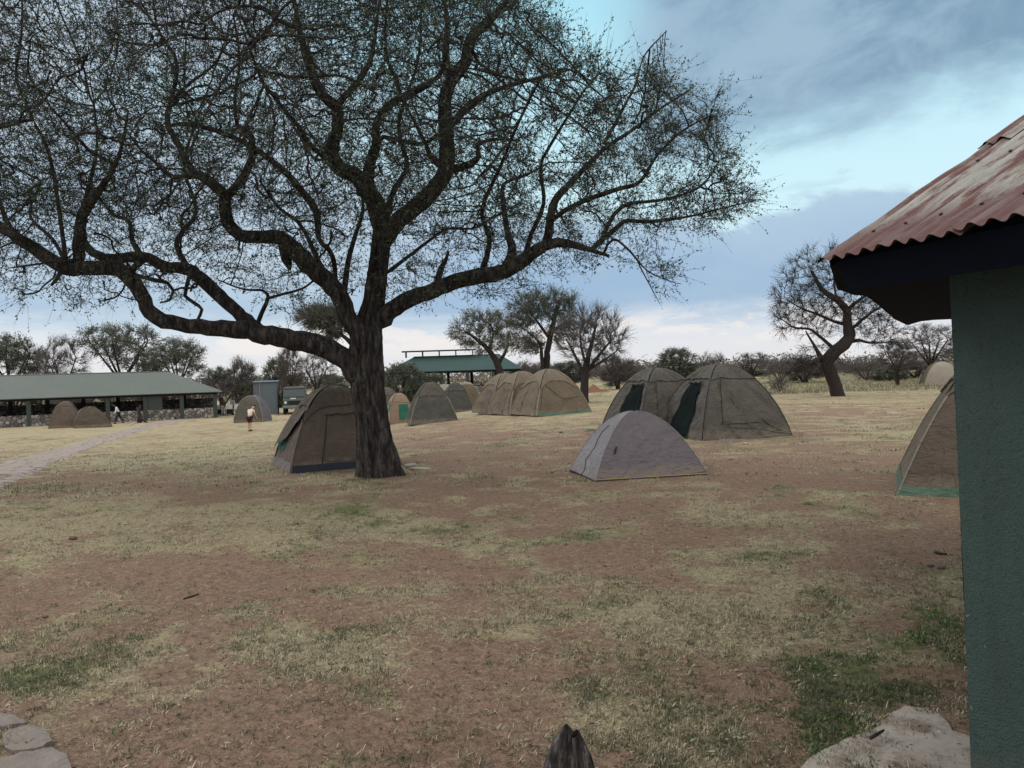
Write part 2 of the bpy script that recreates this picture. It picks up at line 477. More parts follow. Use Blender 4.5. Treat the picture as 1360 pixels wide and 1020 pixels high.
# ------------------------------------------------------------------ blades
def blades(n, y0, y1, hmin, hmax, wd, dens, seed, pw=1.6, lie=0.35, clump=1, csz=0.03, zfn=gnear, xr=0.78, tintfn=None, frame=True):
    r = np.random.default_rng(seed)
    u = r.random(n * 4)
    yy = (y0 ** (1 - pw) + u * (y1 ** (1 - pw) - y0 ** (1 - pw))) ** (1 / (1 - pw))
    xx = (r.random(n * 4) * 2 - 1) * (xr * yy + 0.6)
    gr, gn, br, lu = cover(xx, yy)
    keep = r.random(n * 4) < dens(xx, yy, gr, gn, br, lu)
    xx, yy, gr, gn, lu = xx[keep][:n], yy[keep][:n], gr[keep][:n], gn[keep][:n], lu[keep][:n]
    if clump > 1:
        cs = np.repeat(csz * r.uniform(0.5, 1.6, len(xx)), clump); tone = np.repeat(r.normal(0, 0.12, len(xx)), clump); grn = np.repeat(r.random(len(xx)), clump)
        xx, yy, gr, gn, lu = [np.repeat(q_, clump) for q_ in (xx, yy, gr, gn, lu)]
        xx = xx + r.normal(0, 1, len(xx)) * cs; yy = yy + r.normal(0, 1, len(yy)) * cs
    k = len(xx)
    zz = zfn(xx, yy) - 0.004
    h = r.uniform(hmin, hmax, k) * (0.6 + 0.8 * r.random(k)); az_ = r.uniform(0, 2 * PI, k)
    tilt = np.where(r.random(k) < lie, r.uniform(1.2, 1.5, k), r.uniform(0.15, 1.1, k))
    d = np.stack([np.cos(az_) * np.sin(tilt), np.sin(az_) * np.sin(tilt), np.cos(tilt)], -1)
    s_ = np.stack([-np.sin(az_), np.cos(az_), np.zeros(k)], -1)
    b = np.stack([xx, yy, zz], -1); ww = (wd * (0.6 + 0.8 * r.random(k)))[:, None]
    bend = np.stack([np.zeros(k), np.zeros(k), -0.25 * h], -1) * r.random((k, 1))
    p0 = b - s_ * ww; p1 = b + s_ * ww; p2 = b + d * h[:, None] * 0.6 + s_ * ww * 0.7; p3 = b + d * h[:, None] + bend
    p3[:, 2] = np.maximum(p3[:, 2], zz + 0.004)
    V = np.stack([p0, p1, p2, p3], 1).reshape(-1, 3)
    F = np.arange(k * 4).reshape(-1, 4)
    pick = grn if clump > 1 else r.random(k)
    tt = tintfn(r, k, gn, lu) if tintfn else np.where(pick < np.clip(gn * 1.3 - 0.12, 0.06, 0.95), r.uniform(0, 0.28, k), r.uniform(0.40, 1, k))
    if clump > 1: tt = np.clip(tt + tone, 0, 1)
    return V, F, np.repeat(tt, 4)
d_all = lambda x, y, gr, gn, br, lu: np.clip((gr - 0.26) * 2.0, 0.13, 1) * (0.25 + sstep(0.40, 0.58, fbm(x * 2.4, y * 2.4, 61, 3)))
V, F, T = blades(20000, 3.0, 18, 0.015, 0.045, 0.0026, d_all, 3, 1.5, 0.35, clump=16, csz=0.026)
V2, F2, T2 = blades(5200, 13, 50, 0.03, 0.08, 0.007, d_all, 4, 1.4, 0.3, clump=12, csz=0.09)
F2 = F2 + len(V)
me = fastmesh('short_grass', np.concatenate([V, V2]), np.concatenate([F, F2]), 4, M_grass, False, np.concatenate([T, T2]))
tag(link('short_grass', me), 'short dry straw and green grass scattered over the campsite soil', 'grass', kind='stuff')
d_l = lambda x, y, gr, gn, br, lu: np.clip((lu - 0.25) * 1.4 * sstep(0.52, 0.62, fbm(x * 5.5, y * 5.5, 77, 4)), 0, 1)
# leafy weeds: broad little leaves
V, F, T = blades(3400, 3.0, 14, 0.012, 0.042, 0.0062, d_l, 8, 1.7, 0.10, clump=14, csz=0.035, tintfn=lambda r, k, gn, lu: r.random(k))
me = fastmesh('green_weeds', V, F, 4, M_weed, False, T)
tag(link('green_weeds', me), 'lush low green weeds spreading beside the green hut wall', 'weeds', kind='stuff')
# loose straw and stalk bits lying everywhere, bare soil included
V, F, T = blades(60000, 3.0, 26, 0.015, 0.05, 0.0022, lambda x, y, gr, gn, br, lu: 0.35 + 0.65 * sstep(0.4, 0.6, fbm(x * 3, y * 3, 91, 3)), 14, 1.5, 0.95, tintfn=lambda r, k, gn, lu: np.where(r.random(k) < 0.35, r.uniform(0.0, 0.15, k), r.uniform(0.6, 1, k)))
me = fastmesh('loose_straw', V, F, 4, M_litter, False, T)
tag(link('loose_straw', me), 'loose straw bits and stalks lying flat over the whole yard', 'straw', kind='stuff')
# taller pale grass beyond the bare yard on the right
d_f = lambda x, y, gr, gn, br, lu: sstep(-2, 12, x - 0.12 * y) * (0.3 + 0.7 * vnoise(x * .5, y * .5, 3)) * (y > 46)
V, F, T = blades(42000, 50, 150, 0.12, 0.38, 0.018, d_f, 12, 1.4, 0.0, zfn=ground, tintfn=lambda r, k, gn, lu: np.where(r.random(k) < 0.35, 0.22, r.uniform(0.45, 0.9, k)))
me = fastmesh('tall_grass', V, F, 4, M_grass, False, T)
tag(link('tall_grass', me), 'taller pale grass in front of the far bushes', 'grass', kind='stuff')
# fallen leaves and bits of litter
r = np.random.default_rng(21)
k = 6500
yy = (3.2 ** -0.6 + r.random(k) * (20 ** -0.6 - 3.2 ** -0.6)) ** (1 / -0.6); xx = (r.random(k) * 2 - 1) * 0.75 * yy
zz = gnear(xx, yy) + 0.006
a = r.uniform(0, 2 * PI, k); L = r.uniform(0.005, 0.015, k); Wd = L * r.uniform(0.3, 0.7, k)
d = np.stack([np.cos(a), np.sin(a), r.uniform(-.3, .5, k)], -1) * L[:, None]; s_ = np.stack([-np.sin(a), np.cos(a), r.uniform(-.3, .3, k)], -1) * Wd[:, None]
b = np.stack([xx, yy, zz + 0.003], -1)
V = np.stack([b - d, b - s_, b + d, b + s_], 1).reshape(-1, 3)
me = fastmesh('leaf_litter', V, np.arange(k * 4).reshape(-1, 4), 4, M_litter, False, np.repeat(np.clip(r.normal(0.45, 0.4, k), 0, 1), 4))
tag(link('leaf_litter', me), 'small fallen leaves and bark crumbs scattered on the soil', 'litter', kind='stuff')
# ------------------------------------------------------------------ trees
def norm(v):
    return v / np.maximum(np.linalg.norm(v, axis=-1, keepdims=True), 1e-9)

class Skel:
    def __init__(s): s.p = []; s.par = []; s.r = []
    def limb(s, pts, rad, step, attach=True, jit=0.15, sd=0):
        """pts list of 3D, rad list in metres; attached to nearest node"""
        pts = np.array(pts, float); rad = np.array(rad, float)
        # catmull-rom resample
        out = []; ro = []
        P = np.vstack([2 * pts[0] - pts[1], pts, 2 * pts[-1] - pts[-2]])
        for i in range(len(pts) - 1):
            p0, p1, p2, p3 = P[i:i + 4]
            n = max(1, int(round(np.linalg.norm(p2 - p1) / step)))
            for j in range(n):
                t = j / n
                out.append(0.5 * ((2 * p1) + (-p0 + p2) * t + (2 * p0 - 5 * p1 + 4 * p2 - p3) * t * t + (-p0 + 3 * p1 - 3 * p2 + p3) * t ** 3))
                ro.append(rad[i] * (1 - t) + rad[i + 1] * t)
        out.append(pts[-1]); ro.append(rad[-1])
        prev = -1
        if attach and s.p:
            A = np.array(s.p); d = np.linalg.norm(A - out[0], axis=1); prev = int(np.argmin(d))
        r_ = np.random.default_rng(sd + len(s.p))
        for i, (q_, rr) in enumerate(zip(out, ro)):
            if i > 0 and prev >= 0: q_ = q_ + r_.normal(0, 1, 3) * rr * jit
            elif prev >= 0 and np.linalg.norm(q_ - s.p[prev]) < 0.5 * step: continue
            s.p.append(np.array(q_)); s.par.append(prev); s.r.append(rr); prev = len(s.p) - 1

def colonize(sk, A, step, kill, infl, iters, seed=0, trop=0.05, wob=0.12):
    r_ = np.random.default_rng(seed)
    P = np.array(sk.p); par = list(sk.par)
    A = np.array(A); nn = np.zeros(len(A), int); nd = np.full(len(A), 1e9)
    def upd(new, off):
        nonlocal nn, nd
        for c in range(0, len(new), 400):
            B = new[c:c + 400]
            D = (A * A).sum(1)[:, None] + (B * B).sum(1)[None] - 2 * A @ B.T
            j = D.argmin(1); dm = np.sqrt(np.maximum(D[np.arange(len(A)), j], 0))
            b = dm < nd
            nd = np.where(b, dm, nd); nn = np.where(b, j + off + c, nn)
    upd(P, 0)
    for it in range(iters):
        keep = nd > kill
        A = A[keep]; nn = nn[keep]; nd = nd[keep]
        if not len(A): break
        sel = nd < infl
        if not sel.any(): break
        dirs = norm(A[sel] - P[nn[sel]])
        acc = np.zeros((len(P), 3)); np.add.at(acc, nn[sel], dirs)
        ids = np.unique(nn[sel])
        d = norm(acc[ids]) + r_.normal(0, wob, (len(ids), 3)); d[:, 2] += trop
        new = P[ids] + norm(d) * step
        # drop stalled ones
        ok = []
        D = ((new[:, None] - P[ids][None]) ** 2).sum(-1) if len(ids) < 3000 else None
        if D is not None: ok = np.sqrt(D.min(1)) > step * 0.55
        else: ok = np.ones(len(new), bool)
        new = new[ok]; ids = ids[ok]
        if not len(new): break
        off = len(P)
        P = np.vstack([P, new]); par.extend(ids.tolist())
        upd(new, off)
    return P, np.array(par)

def pipe(P, par, fixed, tip, ex, cap=1e9):
    n = len(P); acc = np.zeros(n); child = np.zeros(n, int)
    r = np.zeros(n)
    for i in range(n - 1, -1, -1):
        rr = tip if acc[i] == 0 else acc[i] ** (1 / ex)
        rr = min(rr, cap)
        if i < len(fixed): rr = max(fixed[i], min(rr, fixed[i] * 1.25))
        r[i] = rr
        if par[i] >= 0:
            acc[par[i]] += rr ** ex; child[par[i]] += 1
    return r, child

def edge_prisms(A, B, ra, rb, n=3):
    d = norm(B - A)
    ref = np.where(np.abs(d[:, 2:3]) > 0.9, np.array([[1., 0, 0]]), np.array([[0, 0, 1.]]))
    u = norm(np.cross(d, ref)); v = np.cross(d, u)
    V = []
    for (C, rr) in ((A, ra), (B, rb)):
        for j in range(n):
            a = 2 * PI * j / n
            V.append(C + (u * math.cos(a) + v * math.sin(a)) * rr[:, None])
    V = np.stack(V, 1).reshape(-1, 3)
    base = np.arange(len(A))[:, None] * 2 * n
    F = []
    for j in range(n):
        k = (j + 1) % n
        F.append(np.concatenate([base + j, base + k, base + n + k, base + n + j], 1))
    return V, np.stack(F, 1).reshape(-1, 4)

def thick_mesh(P, par, r, child, rmin, ns, bumpy=0.12, freq=3.0, smax=None):
    """tubes along main chains for nodes with radius >= rmin"""
    n = len(P); best = {}
    for i in range(n):
        p = par[i]
        if p >= 0 and r[i] >= rmin and r[p] >= rmin and (p not in best or r[i] > r[best[p]]): best[p] = i
    V = []; F = []; off = 0
    starts = [i for i in range(n) if r[i] >= rmin and (par[i] < 0 or best.get(par[i]) != i)]
    for s0 in starts:
        ch = [s0]
        while ch[-1] in best: ch.append(best[ch[-1]])
        if len(ch) < 2 and par[s0] < 0: continue
        pts = P[ch]; rad = r[ch].copy()
        if par[s0] >= 0:
            pts = np.vstack([P[par[s0]], pts]); rad = np.concatenate([[min(rad[0] * 1.15, r[par[s0]])], rad])
        if len(pts) > 3:
            rad[1:-1] = (rad[:-2] + rad[1:-1] * 2 + rad[2:]) / 4
        k = int(max(5, min(ns, rad.max() * 130)))
        d = norm(np.gradient(pts, axis=0))
        up = np.array([0.3, 0.5, 0.8]); frames = []
        for i in range(len(pts)):
            up = up - d[i] * (up @ d[i]); up = up / max(np.linalg.norm(up), 1e-6)
            frames.append((up, np.cross(d[i], up)))
        an = np.arange(k) * 2 * PI / k
        for i in range(len(pts)):
            u, v = frames[i]
            ring = np.cos(an)[:, None] * u + np.sin(an)[:, None] * v
            if rad[i] > 0.02 and bumpy:
                q_ = pts[i] + ring * rad[i]
                b = np.array([mnoise.noise(Vector(x * freq / max(rad[i] * 8, 0.35))) for x in q_])
                b2 = np.array([mnoise.noise(Vector((x[0] * 22, x[1] * 22, x[2] * 7))) for x in q_])
                rr = rad[i] * (1 + bumpy * b * 1.6) + 0.012 * b2 * min(1, rad[i] * 10)
            else: rr = np.full(k, rad[i])
            V.append(pts[i] + ring * rr[:, None])
        m_ = len(pts)
        i0 = np.arange(m_ - 1)[:, None] * k; j0 = np.arange(k)[None]; j1 = (j0 + 1) % k
        f = np.stack([i0 + j0, i0 + j1, i0 + k + j1, i0 + k + j0], -1).reshape(-1, 4) + off
        F.append(f); off += m_ * k
    return np.vstack(V), np.vstack(F)

def twigs_leaves(P, D, n_tw, L, rad, lpt, lsz, seed, up=0.25, spread=0.7, droop=0.0, leaf=True, ratio=0.3, aw=0.8):
    """P,D: anchor points and directions"""
    r_ = np.random.default_rng(seed)
    i = r_.integers(0, len(P), n_tw)
    b = P[i]; d = norm(D[i] + r_.normal(0, spread, (n_tw, 3)) + np.array([0, 0, up]))
    Ls = r_.uniform(L[0], L[1], n_tw)
    bend = r_.normal(0, 0.22, (n_tw, 3)) + np.array([0, 0, -droop])
    m1 = b + d * (Ls * 0.5)[:, None]; e = m1 + norm(d + bend) * (Ls * 0.5)[:, None]
    rr = np.full(n_tw, rad)
    V1, F1 = edge_prisms(b, m1, rr, rr * 0.75); V2, F2 = edge_prisms(m1, e, rr * 0.75, rr * 0.35)
    V = np.vstack([V1, V2]); F = np.vstack([F1, F2 + len(V1)])
    LV = LF = LT = None
    if leaf and lpt > 0:
        k = int(n_tw * lpt); j = r_.integers(0, n_tw, k); t_ = r_.random(k) ** 0.8
        t_ = 0.15 + 0.85 * t_
        c = np.where((t_ < 0.5)[:, None], b[j] + (m1[j] - b[j]) * (t_ * 2)[:, None], m1[j] + (e[j] - m1[j]) * ((t_ - 0.5) * 2)[:, None])
        ld = norm(d[j] * 0.5 + r_.normal(0, aw, (k, 3))); s_ = norm(np.cross(ld, r_.normal(0, 1, (k, 3))))
        sz = r_.uniform(lsz[0], lsz[1], k)[:, None]
        a0 = c; a1 = c + ld * sz * 0.5 + s_ * sz * ratio * 0.5; a2 = c + ld * sz; a3 = c + ld * sz * 0.5 - s_ * sz * ratio * 0.5
        LV = np.stack([a0, a1, a2, a3], 1).reshape(-1, 3); LF = np.arange(k * 4).reshape(-1, 4)
        cl = np.clip(r_.normal(0.4, 0.22, n_tw)[j] + r_.normal(0, 0.12, k), 0, 1)
        LT = np.repeat(cl, 4)
    return V, F, LV, LF, LT

def inpoly(px, py, poly):
    c = np.zeros(len(px), bool); n = len(poly); j = n - 1
    for i in range(n):
        xi, yi = poly[i]; xj, yj = poly[j]
        c ^= ((yi > py) != (yj > py)) & (px < (xj - xi) * (py - yi) / (yj - yi + 1e-9) + xi); j = i
    return c

# ---------------- the big acacia: limbs are (points px,py,radius px), start and end depth offsets
TB = at(507, 632); TD = TB[1]
k_ = TD / 1000.0
LIMBS = [
 # trunk and leader
 ([(507, 640, 31), (503, 622, 28), (499, 600, 25), (496, 560, 22.5), (489, 520, 23), (487, 480, 24), (488, 440, 22), (497, 400, 15), (504, 350, 14), (508, 312, 13.5)], 0, 0.1),
 ([(478, 505, 15), (456, 476, 14), (430, 461, 14), (400, 453, 14), (360, 447, 13), (323, 438, 12), (285, 436, 10.5), (250, 432, 9.5), (218, 426, 9.5), (200, 415, 9.5), (188, 391, 9), (168, 365, 10), (147, 356, 10), (118, 356, 9.5), (88, 356, 10), (53, 335, 8.5), (23, 315, 8), (0, 301, 7.5), (-60, 272, 6), (-140, 220, 4)], 0, -1.6),
 ([(345, 442, 10), (327, 425, 9), (309, 409, 8.5), (273, 376, 9), (250, 359, 8.5), (218, 353, 7.5), (188, 341, 7.5), (147, 344, 7), (118, 331, 6), (108, 309, 6), (112, 280, 6), (118, 250, 5), (129, 191, 3), (125, 140, 2)], -0.1, 1.5),
 ([(104, 348, 7.5), (105, 320, 8), (110, 285, 7.5), (125, 262, 6.5), (144, 235, 5), (160, 200, 4), (170, 150, 2.5)], -0.9, -1.5),
 ([(484, 462, 13), (476, 444, 12), (465, 426, 12), (453, 397, 12), (435, 374, 12), (409, 350, 12.5), (388, 329, 11.5), (372, 315, 10.5), (350, 315, 8.5), (318, 312, 8.5), (303, 296, 8.5), (300, 275, 8), (298, 259, 8), (282, 244, 7), (265, 232, 6.5), (229, 235, 5), (206, 215, 4), (188, 200, 3.5), (165, 170, 2.5)], -0.1, -1.7),
 ([(282, 246, 6), (253, 223, 5.5), (235, 188, 5.5), (223, 165, 5.5), (226, 141, 5), (250, 112, 3.5), (282, 88, 2.5), (300, 60, 2)], -1.2, -0.6),
 ([(224, 148, 4), (235, 85, 3.5), (212, 44, 3), (206, 21, 2.5), (200, -40, 2)], -0.9, -1.4),
 ([(298, 265, 7), (310, 252, 6), (323, 235, 6), (335, 206, 6), (332, 176, 4.5), (315, 165, 4), (312, 129, 3.5), (318, 80, 2.5), (310, 20, 2)], -1.0, -2.0),
 ([(223, 167, 3), (253, 165, 4), (294, 176, 4.5), (332, 194, 5), (376, 226, 5.5), (400, 253, 6), (420, 282, 6), (424, 318, 5.5), (441, 338, 5.5), (446, 372, 5.5), (452, 392, 5)], -0.6, 0.0),
 ([(376, 315, 7), (378, 330, 8), (381, 345, 8), (385, 358, 4)], -0.3, -0.5),
 ([(510, 312, 13), (500, 275, 12.5), (491, 256, 12), (474, 235, 11), (450, 223, 10), (440, 203, 9.5), (447, 174, 8), (447, 144, 8), (426, 123, 7), (409, 82, 6.5), (397, 35, 5.5), (391, 0, 5), (385, -60, 4)], 0.1, -1.2),
 ([(448, 140, 6), (460, 125, 5), (473, 112, 5.5), (491, 82, 5), (497, 53, 4), (505, 0, 3), (520, -60, 2.5)], -0.3, 0.8),
 ([(397, 38, 4.5), (380, 32, 4), (368, 26, 4), (350, 12, 4), (325, 8, 3), (294, 14, 3), (265, 32, 2.5)], -1.0, -2.2),
 ([(488, 250, 9), (491, 218, 7.5), (500, 194, 7), (500, 165, 6), (515, 141, 6), (541, 126, 6), (573, 109, 5.5), (588, 91, 5), (594, 60, 4)], 0.1, -1.0),
 ([(532, 128, 4), (526, 103, 4), (515, 82, 3.5), (512, 40, 3), (516, -20, 2.5)], -0.4, -1.6),
 ([(511, 318, 12), (526, 297, 11.5), (556, 271, 11), (585, 241, 10.5), (594, 218, 11), (592, 176, 10), (591, 132, 8.5), (600, 106, 8.5), (618, 82, 8.5), (626, 50, 7.5), (653, 24, 6.5), (673, 0, 5), (700, -50, 4)], 0.1, -0.8),
 ([(662, 16, 4), (682, 6, 4), (692, -14, 3.5), (720, -60, 2.5)], -0.6, 0.2),
 ([(598, 108, 7), (592, 74, 6), (594, 30, 4.5), (588, -20, 4), (580, -80, 3)], -0.3, 1.0),
 ([(593, 168, 7), (606, 158, 6), (620, 144, 6), (644, 126, 5.5), (673, 115, 4.5), (717, 103, 3.5), (760, 92, 2)], 0.2, 1.4),
 ([(595, 225, 7), (612, 222, 6), (626, 218, 6), (636, 207, 5), (635, 193, 4), (656, 185, 3.5), (686, 187, 3)], 0.1, -0.6),
 ([(584, 218, 7), (572, 208, 5), (565, 190, 4), (556, 173, 3.5), (541, 144, 3)], 0, 0.6),
 ([(500, 190, 4), (509, 182, 4), (538, 188, 4.5), (562, 191, 4.5), (585, 176, 4)], 0.1, 0.1),
 ([(505, 428, 13), (515, 417, 11.5), (532, 403, 11), (568, 388, 10.5), (600, 376, 10.5), (644, 365, 10.5), (673, 359, 10), (697, 344, 9), (723, 326, 8), (750, 323, 6.5), (785, 332, 5.5), (809, 340, 4)], 0, -1.2),
 ([(671, 356, 7), (680, 334, 7), (673, 303, 5), (668, 268, 5), (670, 244, 4), (700, 232, 3), (730, 215, 2)], -0.5, 1.3),
 ([(697, 340, 5), (706, 310, 4), (722, 270, 4), (718, 221, 3.5), (732, 191, 3.5), (759, 147, 3), (776, 120, 2.2), (795, 98, 1.6), (806, 80, 1.2)], -0.5, -2.0),
 ([(725, 326, 7), (729, 308, 7), (731, 290, 6), (738, 265, 6), (774, 226, 5), (803, 197, 4.5), (838, 174, 4), (873, 147, 3), (915, 120, 2)], -0.8, -0.2),
 ([(803, 190, 3.5), (826, 147, 3), (844, 112, 2.2), (856, 74, 1.7), (885, 41, 1.2)], -0.4, 0.8),
 ([(727, 312, 5), (732, 294, 4.5), (768, 270, 4.5), (815, 253, 4.5), (850, 241, 4), (873, 206, 3), (906, 174, 2.3), (944, 153, 1.5)], -0.9, -1.8),
 ([(788, 330, 5), (800, 318, 4.5), (818, 303, 4.5), (829, 294, 4), (865, 294, 3.5), (912, 288, 2.7), (950, 279, 2), (1000, 267, 1.2)], -1.1, -1.9),
 ([(797, 320, 4), (818, 282, 4), (841, 270, 3.5), (882, 265, 3), (930, 248, 2.2), (955, 215, 1.5)], -1.1, 0.2),
 ([(800, 334, 3), (815, 318, 2), (835, 332, 2), (859, 359, 1.5), (888, 373, 1.1), (904, 377, 0.8)], -1.2, -1.8),
 ([(845, 345, 1.5), (868, 388, 1.1), (876, 403, 0.8)], -1.5, -1.8),
 ([(514, 362, 4), (538, 344, 3.5), (568, 321, 3.2), (594, 304, 3), (629, 303, 2.5), (656, 288, 2), (690, 270, 1.5)], 0.1, 1.8),
 ([(584, 384, 6), (582, 368, 6), (586, 356, 5.5), (592, 345, 4.5), (596, 334, 3)], -0.1, -0.3),
 ([(457, 392, 5), (462, 350, 5), (471, 315, 4.5), (482, 279, 4), (478, 240, 3)], 0, 0.8),
 ([(253, 360, 4), (248, 382, 4), (246, 393, 4), (258, 402, 3.8), (268, 411, 4), (262, 426, 4)], -0.3, -0.5),
 ([(183, 366, 4), (205, 372, 4), (223, 376, 4), (230, 386, 3.5), (226, 398, 3), (213, 402, 2)], -0.9, -0.7),
 ([(341, 432, 4), (350, 410, 4), (356, 396, 3.8), (350, 386, 3), (323, 384, 2.2), (290, 372, 1.7)], -0.2, 0.9),
 ([(356, 396, 3), (378, 390, 3), (397, 385, 2.7), (410, 378, 2.5), (430, 360, 2)], 0.1, 0.2),
 ([(80, 362, 4), (76, 370, 4), (68, 379, 3.5)], -1.0, -1.1),
 ([(88, 345, 4), (68, 215, 3.5), (44, 159, 3.2), (26, 118, 3), (21, 95, 2.8), (28, 53, 2.5), (29, 0, 2), (20, -50, 1.5)], -1.0, -2.2),
 ([(-40, 172, 3.5), (0, 169, 3.5), (24, 162, 3), (32, 147, 2.6), (55, 137, 2), (80, 100, 1.5)], -2.2, -2.2),
 ([(118, 200, 3), (88, 165, 2.6), (59, 132, 2.3), (38, 97, 2), (40, 60, 1.6)], -1.4, -2.6),
 ([(190, 345, 5), (176, 320, 4.5), (171, 294, 4), (150, 285, 3.5), (138, 270, 3), (110, 250, 2.5)], -0.5, 1.8),
 ([(435, 374, 6), (424, 350, 5), (400, 300, 4), (370, 275, 3.5), (345, 240, 3)], 0.1, 2.2),
 ([(508, 330, 6), (520, 260, 5), (540, 220, 4.5), (530, 160, 4), (555, 80, 3), (560, 0, 2.5)], 0.3, 3.0),
 ([(640, 363, 5), (650, 320, 4.5), (640, 280, 4), (665, 220, 3.5), (690, 160, 3), (720, 100, 2.2)], -0.3, -3.2),
 ([(474, 235, 6), (420, 200, 5), (390, 160, 4), (350, 110, 3.2), (330, 60, 2.5)], 0.1, -3.2),
 ([(250, 358, 5), (235, 320, 4.5), (260, 280, 4), (245, 220, 3.2), (260, 160, 2.6)], 0, 3.0),
 ([(20, 315, 4), (0, 270, 3.5), (-10, 220, 3), (-30, 160, 2.2), (-40, 100, 1.8)], -1.6, -0.8),
 ([(88, 350, 4), (70, 318, 3.5), (40, 285, 3), (55, 240, 2.5)], -1.0, 1.2),
 ([(104, 346, 4), (70, 348, 2.4), (42, 352, 2.0), (12, 356, 1.5)], -1.0, -1.8),
]
def limb3d(L, base_d, thin=False):
    pts, z0, z1 = L
    q = np.array(pts, float); seg = np.concatenate([[0], np.cumsum(np.hypot(np.diff(q[:, 0]), np.diff(q[:, 1])))]); seg /= seg[-1]
    P3 = []; rr = []
    for (px, py, rd), s_ in zip(pts, seg):
        dd = base_d + z0 + (z1 - z0) * s_
        if thin: rd = rd * (0.78 + 0.22 * min(1, max(0, (rd - 4) / 5))) * (1 - 0.35 * s_ * (rd < 6))
        P3.append(onray(px, py, dd)); rr.append(rd * dd / 1000.0)
    return P3, rr
sk = Skel()
for i, L in enumerate(LIMBS):
    P3, rr = limb3d(L, TD, i > 1)
    if i == 0: P3[0][2] = TB[2] - 0.12
    sk.limb(P3, rr, 0.05 if i == 0 else 0.13, attach=i > 0, jit=0.0 if i == 0 else 0.06, sd=i)
nfix = len(sk.p)
CROWN = [(-170, -170), (640, -170), (700, 0), (745, 28), (750, 60), (792, 78), (812, 104), (850, 92), (872, 84), (893, 112), (905, 130), (962, 122), (945, 142), (972, 160), (952, 192), (982, 208), (968, 228), (1002, 250), (1018, 270), (985, 287), (955, 292), (935, 308),
 (890, 303), (862, 322), (880, 352), (905, 374), (872, 372), (880, 398), (850, 372), (815, 345), (775, 350), (745, 372), (716, 366), (690, 392), (645, 398), (600, 402), (545, 408), (520, 392), (470, 395), (430, 400), (395, 412), (365, 418), (335, 392),
 (300, 398), (275, 380), (240, 412), (205, 385), (180, 410), (150, 400), (125, 418), (70, 392), (40, 412), (0, 380), (-60, 350), (-170, 330)]
r_ = np.random.default_rng(11)
N = 70000
ax = r_.uniform(-170, 1025, N); ay = r_.uniform(-170, 420, N)
dens = 0.55 + 0.45 * (ay < 290)
def blob(cx, cy, rx, ry): return np.exp(-(((ax - cx) / rx) ** 2 + ((ay - cy) / ry) ** 2))
dens = dens + 0.5 * blob(150, 230, 110, 70) + 0.3 * blob(500, 60, 220, 90) + 0.4 * blob(900, 270, 90, 40)
dens = dens - 0.85 * blob(95, 20, 55, 45) - 0.6 * blob(25, 190, 45, 40) - 0.55 * blob(200, 292, 32, 22) - 0.4 * blob(215, 35, 30, 25) - 0.7 * blob(585, 225, 30, 14) - 0.55 * blob(860, 318, 40, 16) - 0.5 * blob(780, 20, 50, 40) - 0.4 * blob(300, 385, 60, 22) - 0.35 * blob(560, 340, 60, 30)
dens = dens * np.where(ay > 330, 0.45, 1) * np.where((ax < -20) | (ay < -20), 0.45, 1) * np.where(ax > 820, 0.9, 1)
dens = dens * (0.55 + 0.9 * vnoise(ax / 38, ay / 30, 3)) * np.where(ax > 690, 0.12 + 1.15 * sstep(0.35, 0.6, vnoise(ax / 26 + 9, ay / 20, 6)), 1)
kp = (r_.random(N) < dens * 0.95) & inpoly(ax, ay, CROWN)
ax, ay = ax[kp], ay[kp]
T_ = 4.4 * np.sqrt(np.clip(1 - ((ax - 430) / 640) ** 2, 0.03, 1)) * np.clip(1.15 - np.abs(ay - 120) / 420, 0.3, 1)
az_ = r_.uniform(-1, 1, len(ax)) * T_ - 0.3
dd = TD + az_
A = np.stack([ray(0, 0)] * 0, 0) if False else None
Rr = Fv[None] * FPX + XC[None] * (ax - 680)[:, None] + YC[None] * (510 - ay)[:, None]
A = np.array([0, 0, CAMZ]) + Rr * (dd / Rr[:, 1])[:, None]
A = A[:23000]
print('attractors', len(A))
P, par = colonize(sk, A, 0.10, 0.11, 1.6, 110, seed=3, trop=0.03, wob=0.10)
rad, child = pipe(P, par, sk.r, 0.0036, 2.6, 0.022)
print('big tree nodes', len(P), 'attractors', len(A))
base = np.array(TB)
D = np.zeros_like(P); D[1:] = norm(P[1:] - P[np.maximum(par[1:], 0)])
tree = thing('acacia_tree', 'huge spreading acacia with dark furrowed trunk and feathery crown in the middle of the camp', 'tree', loc=base)
